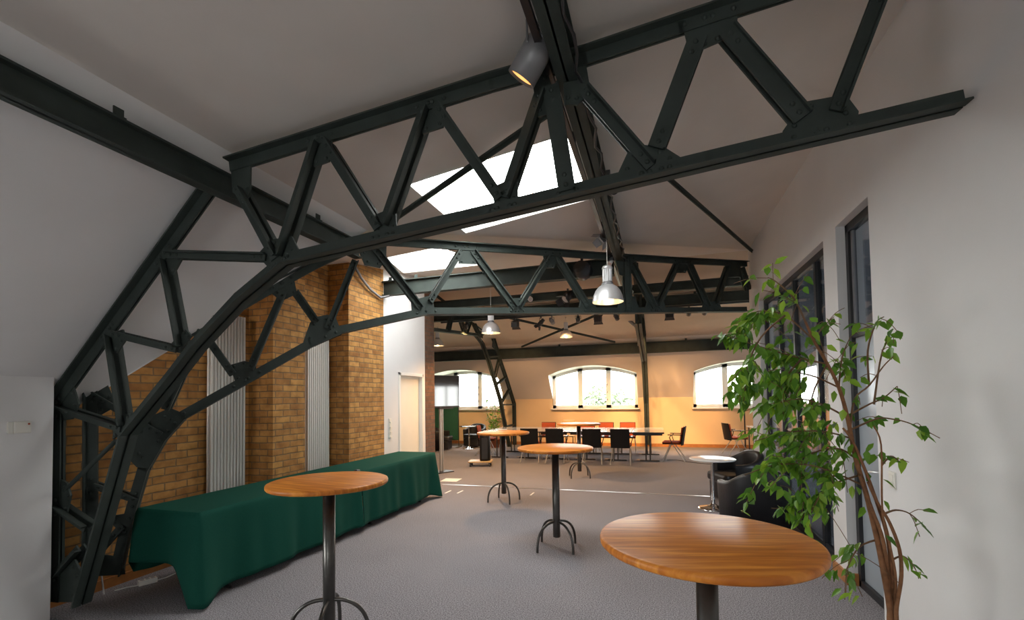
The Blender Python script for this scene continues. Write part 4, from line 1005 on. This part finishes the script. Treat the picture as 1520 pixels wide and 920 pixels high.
# ------------------------------------------------------------------ conference tables and chairs
def conf_table(label, x):
    t = thing('conference_table', label, 'conference table', (x, 12.82, 0), 0, 'grey conference tables in a row')
    b = MB(); b.box((-.39, -.87, .715), (.39, .87, .74)); b.build('tabletop', tabletopgrey, t, .003)
    for s in (-1, 1):
        b = MB(); b.box((-.392, s * .867 - .005, .70), (.392, s * .867 + .005, .7395)); b.build('edge_strip', blackmetal, t)
        b = MB(); b.box((-.35, s * .785 - .015, .655), (.35, s * .785 + .015, .715)); b.build('apron', blackmetal, t)
    for s in (-1, 1):
        b = MB(); y = s * .66
        for dx in (-.05, .05): b.tube([(dx, y, .03), (dx, y, .715)], .017, 10)
        b.box((-.27, y - .02, .0), (.27, y + .02, .035))
        lg = b.build('leg', gunmetal, t)
        b = MB(); b.box((-.275, y - .024, .0), (-.2, y + .024, .038)); b.build('foot_cap', chrome, lg)
    return t
xs = [-4.20, -3.41, -2.62, -1.83, -1.04, -0.25]
labs = ['grey conference table at the left end of the row by the leaning truss', 'grey conference table, second from the left end of the row', 'grey conference table, third from the left end of the row',
        'grey conference table third from the right end, behind the farthest bar table', 'grey conference table, second from the right end of the row', 'grey conference table at the right end of the row beside the turned chair']
for x, l_ in zip(xs, labs): conf_table(l_, x)
def conf_chair(label, loc, rz, group, arms=True):
    t = thing('conference_chair', label, 'chair', (loc[0], loc[1], 0), rz, group)
    # faces +y
    b = MB(); b.box((-.23, -.20, .425), (.23, .24, .445)); b.build('seat_shell', chairblack, t, .008)
    b = MB(); b.box((-.225, -.18, .445), (.225, .245, .49)); b.build('seat', redfabric, t, .018)
    def back(y, th, z0, z1, w):
        P = []
        bb = MB()
        n = 8
        for i in range(n):
            u0, u1 = -1 + 2 * i / n, -1 + 2 * (i + 1) / n
            c0, c1 = -.03 * (1 - u0 * u0), -.03 * (1 - u1 * u1)
            def pt(u, c_, z, yy): return (u * w, yy + c_ - (z - z0) * .16, z)
            q = [pt(u0, c0, z0, y), pt(u1, c1, z0, y), pt(u1, c1, z1, y), pt(u0, c0, z1, y)]
            bb.prism(q, (0, th, 0))
        return bb
    back(-.215, .016, .40, .86, .225).build('backrest', chairblack, t)
    back(-.197, .03, .50, .845, .21).build('back_pad', redfabric, t)
    for sx in (-1, 1):
        b = MB(); b.tube([(sx * .20, .05, .43), (sx * .235, .24, .0)], .012, 8); b.build('leg', silverpole, t)
        b = MB(); b.tube([(sx * .20, .0, .43), (sx * .235, -.29, .0)], .012, 8); b.build('leg', silverpole, t)
    b = MB(); b.tube([(-.2, .02, .42), (.2, .02, .42)], .014, 8); b.build('crossbar', silverpole, t)
    if arms:
        for sx in (-1, 1):
            b = MB(); b.tube([(sx * .215, .0, .44), (sx * .26, .06, .60), (sx * .26, .02, .655)], .011, 8); b.box((sx * .26 - .025, -.2, .655), (sx * .26 + .025, .10, .675)); b.tube([(sx * .21, -.23, .64), (sx * .26, -.19, .665)], .01, 8)
            b.build('armrest', blackmetal, t)
    return t
GN = 'chairs on the near side of the conference tables'; GFs = 'chairs on the far side of the conference tables'
near = [(-3.12, 'chair with black back at the near side, leftmost, under the third bar table edge', .05), (-2.45, 'chair with black back at the near side, second from the left', -.04),
        (-1.55, 'chair with black back at the near side, just right of the farthest bar table pole', .03), (-.86, 'chair with black back at the near side, rightmost of the row', -.05)]
for x, l_, a in near: conf_chair(l_, (x, 11.62), a, GN)
far_ = [(-3.25, 'red-backed chair at the far side, leftmost in front of the peach wall', .04), (-2.05, 'red-backed chair at the far side, half behind the farthest bar table', .0), (-1.5, 'red-backed chair at the far side, right of the farthest bar table top', -.05), (-.85, 'red-backed chair at the far side, rightmost beside the steel upright', .03)]
for x, l_, a in far_: conf_chair(l_, (x, 14.0), PI + a, GFs)
conf_chair('red armchair-style chair pulled out at the right end of the conference tables', (.36, 12.42), math.radians(82), 'loose conference chairs')
conf_chair('red chair at the left end of the conference tables facing right', (-4.75, 12.7), math.radians(-80), 'loose conference chairs')
conf_chair('chair with black back at the small table beyond the right white wall end', (2.02, 14.0), math.radians(-75), 'loose conference chairs')
t = thing('small_table', 'grey table beyond the white wall end at the right', 'table', (2.85, 14.2, 0))
b = MB(); b.box((-.45, -.4, .715), (.45, .4, .745)); b.build('tabletop', tabletopgrey, t, .003)
for sx in (-1, 1):
    for sy in (-1, 1): b = MB(); b.tube([(sx * .4, sy * .35, 0), (sx * .4, sy * .35, .715)], .018, 8); b.build('leg', gunmetal, t)
t = thing('wooden_chair', 'light wooden chair behind the conference tables with two pale rails', 'chair', (-2.63, 14.32, 0))
for z in (.87, .64):
    b = MB(); b.prism([(-.19, -.03, z), (.19, -.03, z), (.2, .0, z), (.1, .03, z), (-.1, .03, z), (-.2, .0, z)], (0, 0, .05)); b.build('back_rail', lightwood, t)
b = MB(); b.box((-.2, -.4, .43), (.2, .0, .46)); b.build('seat', lightwood, t, .006)
for sx in (-1, 1):
    b = MB(); b.tube([(sx * .18, .01, 0), (sx * .18, .0, .93)], .015, 8); b.build('leg', lightwood, t)
    b = MB(); b.tube([(sx * .18, -.38, 0), (sx * .18, -.38, .43)], .015, 8); b.build('leg', lightwood, t)
# things on the tables
t = thing('folder', 'thin dark folder lying on the conference table behind a black chair back', 'folder', (-1.75, 12.1, .741), .2)
b = MB(); b.box((-.16, -.12, 0), (.16, .12, .02)); b.build('cover', plasticdark, t, .003); b = MB(); b.box((-.15, -.115, .004), (.162, .115, .016)); b.build('pages', paper, t)
t = thing('paper_sheet', 'white paper lying at the left end of the conference tables', 'paper', (-4.25, 12.6, .741), .3)
b = MB(); b.box((-.15, -.1, 0), (.15, .1, .004)); b.build('sheet', paper, t)

# ------------------------------------------------------------------ the far left corner: television, board, column on a dolly
t = thing('television', 'black flat television on a silver pole by the brick pier', 'television', (-4.58, 9.62, 0), math.radians(62))
b = MB(); b.box((-.40, 0, 1.44), (.40, .06, 2.17)); b.build('cabinet', plasticdark, t, .006)
b = MB(); b.box((-.385, -.004, 1.475), (.385, .004, 2.155)); b.build('screen', screen, t)
b = MB(); b.box((-.2, -.03, 1.41), (.2, .08, 1.44)); b.build('soundbar', plasticdark, t, .004)
b = MB(); b.tube([(-.13, .03, .02), (-.13, .03, 1.5)], .03, 14); b.tube([(-.07, .03, .02), (-.07, .03, 1.5)], .02, 12); b.build('pole', silverpole, t)
b = MB(); b.box((-.3, -.16, 0), (.1, .2, .02)); b.build('base', blackmetal, t, .004)
t = thing('partition_board', 'dark green pin board standing below the television', 'board', (-6.95, 14.45, 0), .05)
b = MB(); b.box((-.75, -.015, .25), (.52, .015, 1.42)); b.build('panel', greenboard, t)
b = MB(); b.box((-.77, -.02, .23), (.54, .02, .25)); b.box((-.77, -.02, 1.42), (.54, .02, 1.44)); b.box((-.77, -.02, .23), (-.75, .02, 1.44)); b.box((.52, -.02, .23), (.54, .02, 1.44)); b.build('frame', gunmetal, t)
for sx in (-.76, .53):
    b = MB(); b.tube([(sx, 0, 0), (sx, 0, 1.44)], .014, 8); b.box((sx - .02, -.25, 0), (sx + .02, .25, .025)); b.build('leg', gunmetal, t)
dl = thing('dolly', 'wooden furniture dolly on four casters carrying the black column', 'dolly', (-4.13, 10.6, 0), .25)
b = MB(); b.box((-.28, -.2, .10), (.28, .2, .13)); b.build('deck', lightwood, dl, .006)
for sx in (-1, 1):
    for sy in (-1, 1):
        b = MB(); b.box((sx * .23 - .02, sy * .15 - .02, .07), (sx * .23 + .02, sy * .15 + .02, .10)); b.tube([(sx * .23 - .015, sy * .15, .037), (sx * .23 + .015, sy * .15, .037)], .036, 16); b.build('caster', plasticdark, dl)
t = thing('black_column', 'black speaker column standing on the wooden dolly', 'speaker column', (-4.02, 10.62, .13), .25)
b = MB(); b.lathe([(0, 0), (.125, 0), (.13, .01), (.13, .60), (.12, .615), (0, .62)], 32); b.build('body', chairblack, t)
b = MB(); b.box((-.07, -.135, .05), (.07, -.12, .55)); b.build('grille', blackmetal, t)
t = thing('coat_rack', 'black metal coat rack with a wooden hanger by the white wall end', 'coat rack', (2.42, 15.0, 0))
b = MB(); b.tube([(0, 0, .02), (0, 0, 1.74)], .02, 10); b.build('upright', blackmetal, t); b = MB(); b.tube([(1.1, 0, .02), (1.1, 0, 1.74)], .02, 10); b.build('upright', blackmetal, t)
b = MB(); b.tube([(0, 0, 1.72), (1.1, 0, 1.72)], .018, 10); b.tube([(0, 0, 1.45), (1.1, 0, 1.45)], .012, 8); b.build('rail', blackmetal, t)
b = MB(); b.box((-.02, -.25, 0), (.02, .25, .03)); b.box((1.08, -.25, 0), (1.12, .25, .03)); b.build('foot', blackmetal, t)
t = thing('coat_hanger', 'light wooden coat hanger on the black coat rack', 'hanger', (2.5, 15.0, 1.55), 1.1)
b = MB(); b.tube([(-.21, 0, -.03), (-.1, 0, .03), (0, 0, .06), (.1, 0, .03), (.21, 0, -.03)], .012, 8); b.build('bar', lightwood, t); b = MB(); b.tube([(0, 0, .06), (0, 0, .12), (.02, 0, .15), (.035, 0, .17), (.02, 0, .19), (0, 0, .185)], .004, 6); b.build('hook', chrome, t)

# ------------------------------------------------------------------ floor details
t = thing('floor_strip', 'thin metal threshold strip across the carpet between the two rooms', 'strip', (-3.98, 8.16, 0))
b = MB(); b.box((0, -.018, 0), (4.75, .018, .006)); b.build('rail', orangepost, t)
for k, (x, y, rz) in enumerate(((-3.347, 7.58, 0), (-3.557, 7.53, .0), (-2.07, 7.7, .0))):
    b = MB(); b.box((-.014, -.12, 0), (.014, .12, .003))
    o = b.build('tape_mark', paper); o.location = (x, y, .0005); o.rotation_euler = (0, 0, rz)
    tag(o, ('short white tape mark on the carpet left of the second farthest bar table', 'white tape mark beside the end of the green cloth', 'faint white tape mark right of the second farthest bar table legs')[k], 'tape', 'white tape marks on the carpet')
b = MB(); b.box((-.17, -.17, 0), (.17, .17, .006)); o = b.build('paper_sheet', paper); o.location = (-4.0, 8.62, .001); o.rotation_euler = (0, 0, .1); tag(o, 'white sheet on the floor past the end of the green table', 'paper')
t = thing('power_strip', 'white socket strip on the carpet under the near end of the green table', 'power strip', (-4.47, 3.10, 0), 1.2)
b = MB(); b.box((-.07, -.028, 0), (.07, .028, .045)); b.build('body', plasticwhite, t, .006)
for k in (-1, 0, 1): b = MB(); b.tube([(k * .04, 0, .04), (k * .04, 0, .0465)], .017, 14); b.build('socket', tabletopgrey, t)
c_ = MB(); c_.tube([(-4.58, 2.90, .006), (-4.55, 2.98, .006), (-4.50, 3.03, .006), (-4.48, 3.06, .01)], .005, 6); tag(c_.build('white_cable', cabletv), 'white cable from the steel foot to the socket strip', 'cable')
c_ = MB(); c_.tube([(-4.45, 3.15, .01), (-4.44, 3.25, .006), (-4.46, 3.36, .006), (-4.45, 3.5, .006), (-4.4, 3.7, .006)], .005, 6); tag(c_.build('white_cable', cabletv), 'white cable from the socket strip under the green table', 'cable')
c_ = MB(); c_.tube([(-4.60, 2.83, .0), (-4.585, 2.80, .18), (-4.60, 2.79, .30), (-4.62, 2.78, .42)], .007, 6); tag(c_.build('white_cable', cabletv), 'short white cable rising between the steel truss feet', 'cable')
c_ = MB(); c_.tube([(.2, 12.45, .006), (.42, 12.55, .006), (.6, 12.3, .006), (.9, 12.05, .006), (1.4, 11.8, .006), (1.6, 11.5, .006)], .008, 6); tag(c_.build('black_cable', plasticdark), 'black cable trailing over the carpet past the turned red chair', 'cable')

# ------------------------------------------------------------------ plants
def leaf(b, p, d, L, W, nrm=None):
    d = V(d).normalized()
    s = d.cross(V((0, 0, 1)))
    if s.length < .1: s = d.cross(V((1, 0, 0)))
    s.normalize()
    s = (Matrix.Rotation(rnd.uniform(-1.2, 1.2), 3, d) @ s)
    n = s.cross(d)
    p = V(p)
    vs = [p, p + d * L * .3 + s * W * .5 + n * W * .12, p + d * L * .62 + s * W * .38 + n * W * .05 , p + d * L - n * W * .2, p + d * L * .62 - s * W * .38 + n * W * .05, p + d * L * .3 - s * W * .5 + n * W * .12, p + d * L * .33 - n * W * .05, p + d * L * .64 - n * W * .1]
    b.add(vs, [(0, 1, 6), (0, 6, 5), (1, 2, 7, 6), (6, 7, 4, 5), (2, 3, 7), (7, 3, 4)], True)
fi = thing('ficus_tree', 'tall weeping fig with braided brown stems leaning along the right wall', 'plant', (1.06, 2.70, 0))
O = V((1.06, 2.70, 0))
b = MB(); b.lathe([(0, .0), (.15, 0), (.165, .02), (.20, .40), (.215, .42), (.205, .44), (.185, .42), (.18, .36), (0, .36)], 36); b.build('planter', potgrey, fi)
b = MB(); b.lathe([(0, .375), (.182, .365)], 30); b.build('soil', soil, fi)
def smooth(pts, k=4):
    out = []
    P = [V(p) for p in pts]
    for i in range(len(P) - 1):
        p0, p1, p2, p3 = P[max(i - 1, 0)], P[i], P[i + 1], P[min(i + 2, len(P) - 1)]
        for j in range(k):
            t = j / k
            out.append(.5 * ((2 * p1) + (p2 - p0) * t + (2 * p0 - 5 * p1 + 4 * p2 - p3) * t * t + (3 * p1 - p0 - 3 * p2 + p3) * t ** 3))
    out.append(P[-1]); return out
STEM_R = dict(S1=(.016, .006), S2=(.013, .005), S3=(.010, .006), S4=(.007, .003), S5=(.011, .007))
leaves = MB(); LEAFN = 0
W_ = dict(L1=34, L2=56, L3=52, L4=74, L5=56, L6=46, L7=40, L8=14, L9=20, L10=9, L11=16, L12=44, L13=30, L14=52, L15=50, L16=34, R1=3, R2=5, R3=11, R4=5, R5=6, R6=5, R7=10, R8=8)
for k, pts in BR.items():
    P = [V(p) - O for p in pts]
    if k in STEM_R:
        P = [V((P[0].x * .6, P[0].y * .6, .36))] + P
        sp = smooth(P); n = len(sp); r0, r1 = STEM_R[k]
        b = MB(); b.tube(sp, [r0 + (r1 - r0) * i / (n - 1) for i in range(n)], 10); b.build('stem', bark, fi)
        if k in ('S1', 'S2'):
            for i in range(int(n * .55), n, 2):
                for q in range(2):
                    leaf(leaves, sp[i] + V((rnd.gauss(0, .035), rnd.gauss(0, .05), rnd.gauss(0, .03))), (rnd.gauss(0, .6), rnd.gauss(0, .6), -.9), rnd.uniform(.055, .08), rnd.uniform(.026, .036))
        continue
    sp = smooth(P); n = len(sp)
    b = MB(); b.tube(sp, [.0055 + (.0022 - .0055) * i / (n - 1) for i in range(n)], 6)
    main = (sp[-1] - sp[0]).normalized()
    cnt = W_[k]; sparse = k[0] == 'R'
    twigs = 2 if sparse else 7
    ends = [(sp, .35)]
    for q in range(twigs):                                       # small drooping side twigs
        i = int(n * rnd.uniform(.25, .98)); i = min(i, n - 1)
        L = rnd.uniform(.06, .13) if sparse else rnd.uniform(.10, .24)
        dv = V((rnd.gauss(0, .7), rnd.gauss(0, .8), rnd.gauss(-.1, .55))) + main * .5
        dv.normalize()
        tw = [sp[i], sp[i] + dv * L * .5 + V((0, 0, -.01)), sp[i] + dv * L + V((0, 0, -.05))]
        b.tube(smooth(tw, 3), .0018, 5, False); ends.append((smooth(tw, 4), 0))
    b.build('branch', twigm, fi)
    for q in range(int(cnt * (1.75 if not sparse else 1.2))):
        tw, lo = ends[rnd.randrange(len(ends))]
        u = lo + (1 - lo) * rnd.random() ** .8
        i = min(int(u * (len(tw) - 1)), len(tw) - 1)
        p = tw[i] + V((rnd.gauss(0, .014), rnd.gauss(0, .014), rnd.gauss(0, .012)))
        d = V((rnd.gauss(0, .55), rnd.gauss(0, .55), -.75 + rnd.gauss(0, .3))) + main * .35
        leaf(leaves, p, d, rnd.uniform(.055, .085), rnd.uniform(.026, .040))
leaves.build('foliage', leafm, fi, fix=False)

pl = thing('potted_plant', 'young bushy plant in a terracotta pot by the left leaning truss', 'plant', (-5.15, 14.55, 0))
b = MB(); b.lathe([(0, 0), (.12, 0), (.16, .26), (.17, .26), (.17, .30), (.15, .30), (.145, .24), (0, .24)], 28); b.build('pot', terracotta, pl)
lv = MB(); st = MB()
for i in range(16):
    a = rnd.uniform(0, 6.28); h = rnd.uniform(.6, 1.25); sprd = rnd.uniform(.05, .32)
    pts = [V((.03 * math.cos(a), .03 * math.sin(a), .24)), V((sprd * .5 * math.cos(a), sprd * .5 * math.sin(a), .24 + h * .55)), V((sprd * math.cos(a), sprd * math.sin(a), .24 + h))]
    st.tube(smooth(pts, 4), .004, 5)
    for q in range(16):
        u = rnd.uniform(.25, 1); p = pts[0].lerp(pts[2], u)
        leaf(lv, p, (rnd.gauss(0, 1), rnd.gauss(0, 1), rnd.gauss(.1, .5)), rnd.uniform(.08, .15), rnd.uniform(.03, .05))
st.build('stem', twigm, pl); lv.build('foliage', leafm, pl, fix=False)
pv = thing('trailing_vine', 'small trailing green plant on the sill of the television window', 'plant', (-5.83, 15.66, 1.25))
b = MB(); b.lathe([(0, 0), (.06, 0), (.07, .09), (.065, .09), (.06, .08), (0, .08)], 24); b.build('pot', plasticwhite, pv)
lv = MB(); st = MB()
for i in range(7):
    a = rnd.uniform(0, 6.28); pts = [V((0, 0, .1)), V((.06 * math.cos(a), .04 * math.sin(a), .3)), V((.10 * math.cos(a), .05 * math.sin(a), rnd.uniform(.35, .75)))]
    st.tube(smooth(pts, 3), .003, 5)
    for q in range(7): leaf(lv, pts[0].lerp(pts[2], rnd.uniform(.2, 1)), (rnd.gauss(0, 1), rnd.gauss(0, .5), rnd.gauss(0, .6)), rnd.uniform(.06, .10), rnd.uniform(.03, .05))
st.build('stem', twigm, pv); lv.build('foliage', leafm, pv, fix=False)

# ------------------------------------------------------------------ outside: lawn far below and trees beyond the windows
b = MB(); b.box((-60, 17, -6.2), (60, 120, -6.0)); struct(b.build('ground_outside', lawn))
def tree_outside(label, loc, R, H):
    t = thing('garden_tree', label, 'tree', loc, 0, 'pale trees outside the far windows')
    b = MB(); b.tube([(0, 0, 0), (.1, 0, H * .45), (0, .1, H * .8)], [.3, .22, .1], 10); b.build('trunk', twigm, t)
    b = MB()
    for i in range(2600):
        v = V((rnd.gauss(0, 1), rnd.gauss(0, 1), rnd.gauss(0, 1))).normalized() * (rnd.random() ** .4)
        p = V((v.x * R, v.y * R, H * .62 + v.z * R * 1.05)) * 1.0
        leaf(b, p, (rnd.gauss(0, 1), rnd.gauss(0, 1), -.4), rnd.uniform(.4, .7), rnd.uniform(.22, .36))
    b.build('foliage', treegreen, t, fix=False)
for i, (x, y, R, H) in enumerate(((-19, 33, 3.4, 9.6), (-4.8, 46, 3.2, 9.0), (9.5, 42, 3.8, 9.8), (18.5, 50, 4.2, 10))):
    tree_outside(('garden tree behind the television window', 'garden tree outside the left pane of the middle arched window', 'garden tree outside the right arched window', 'garden tree outside beyond the right edge of the right window')[i], (x, y, -6), R, H)

# ------------------------------------------------------------------ light
w = bpy.data.worlds.new('overcast_sky'); SC.world = w; w.use_nodes = True
bg = w.node_tree.nodes['Background']
bg.inputs['Color'].default_value = (1.0, 0.985, 0.975, 1); bg.inputs['Strength'].default_value = 20.0
def portal(name, loc, rot, sx, sy):
    l = bpy.data.lights.new(name, 'AREA'); l.shape = 'RECTANGLE'; l.size = sx; l.size_y = sy; l.cycles.is_portal = True
    o = bpy.data.objects.new(name, l); COL.objects.link(o); o.location = loc; o.rotation_euler = rot
portal('daylight_portal', (-1.365, 4.325, 4.08), (0, math.atan(-.135), 0), 1.7, 1.5)
portal('daylight_portal', (-3.515, 6.455, 4.13), (math.atan(.1435), 0, 0), 1.9, 2.1)
for xa, xb in WINS: portal('daylight_portal', ((xa + xb) / 2, YF + .27, 1.94), (-PI / 2, 0, 0), xb - xa, 1.45)
portal('daylight_portal', ((BW0 + BW1) / 2, -4.97, 1.65), (PI / 2, 0, 0), BW1 - BW0, 1.7)
portal('daylight_portal', (-5.05, -0.4, .93), (0, -PI / 2, 0), .97, 3.2)
portal('daylight_portal', (4.85, 4.7, 1.65), (0, PI / 2, 0), 1.3, 3.0)
portal('daylight_portal', (8.25, 11.55, 1.6), (0, PI / 2, 0), 1.4, 1.3)

SC.view_settings.view_transform = 'Standard'
SC.view_settings.look = 'None'
SC.view_settings.exposure = -0.28
SC.view_settings.gamma = 1.0
SC.view_settings.use_curve_mapping = False
cy = SC.cycles
cy.use_denoising = True
cy.max_bounces = 10; cy.diffuse_bounces = 5; cy.glossy_bounces = 4; cy.transparent_max_bounces = 16; cy.transmission_bounces = 6
cy.sample_clamp_indirect = 6.0
cy.caustics_reflective = False; cy.caustics_refractive = False
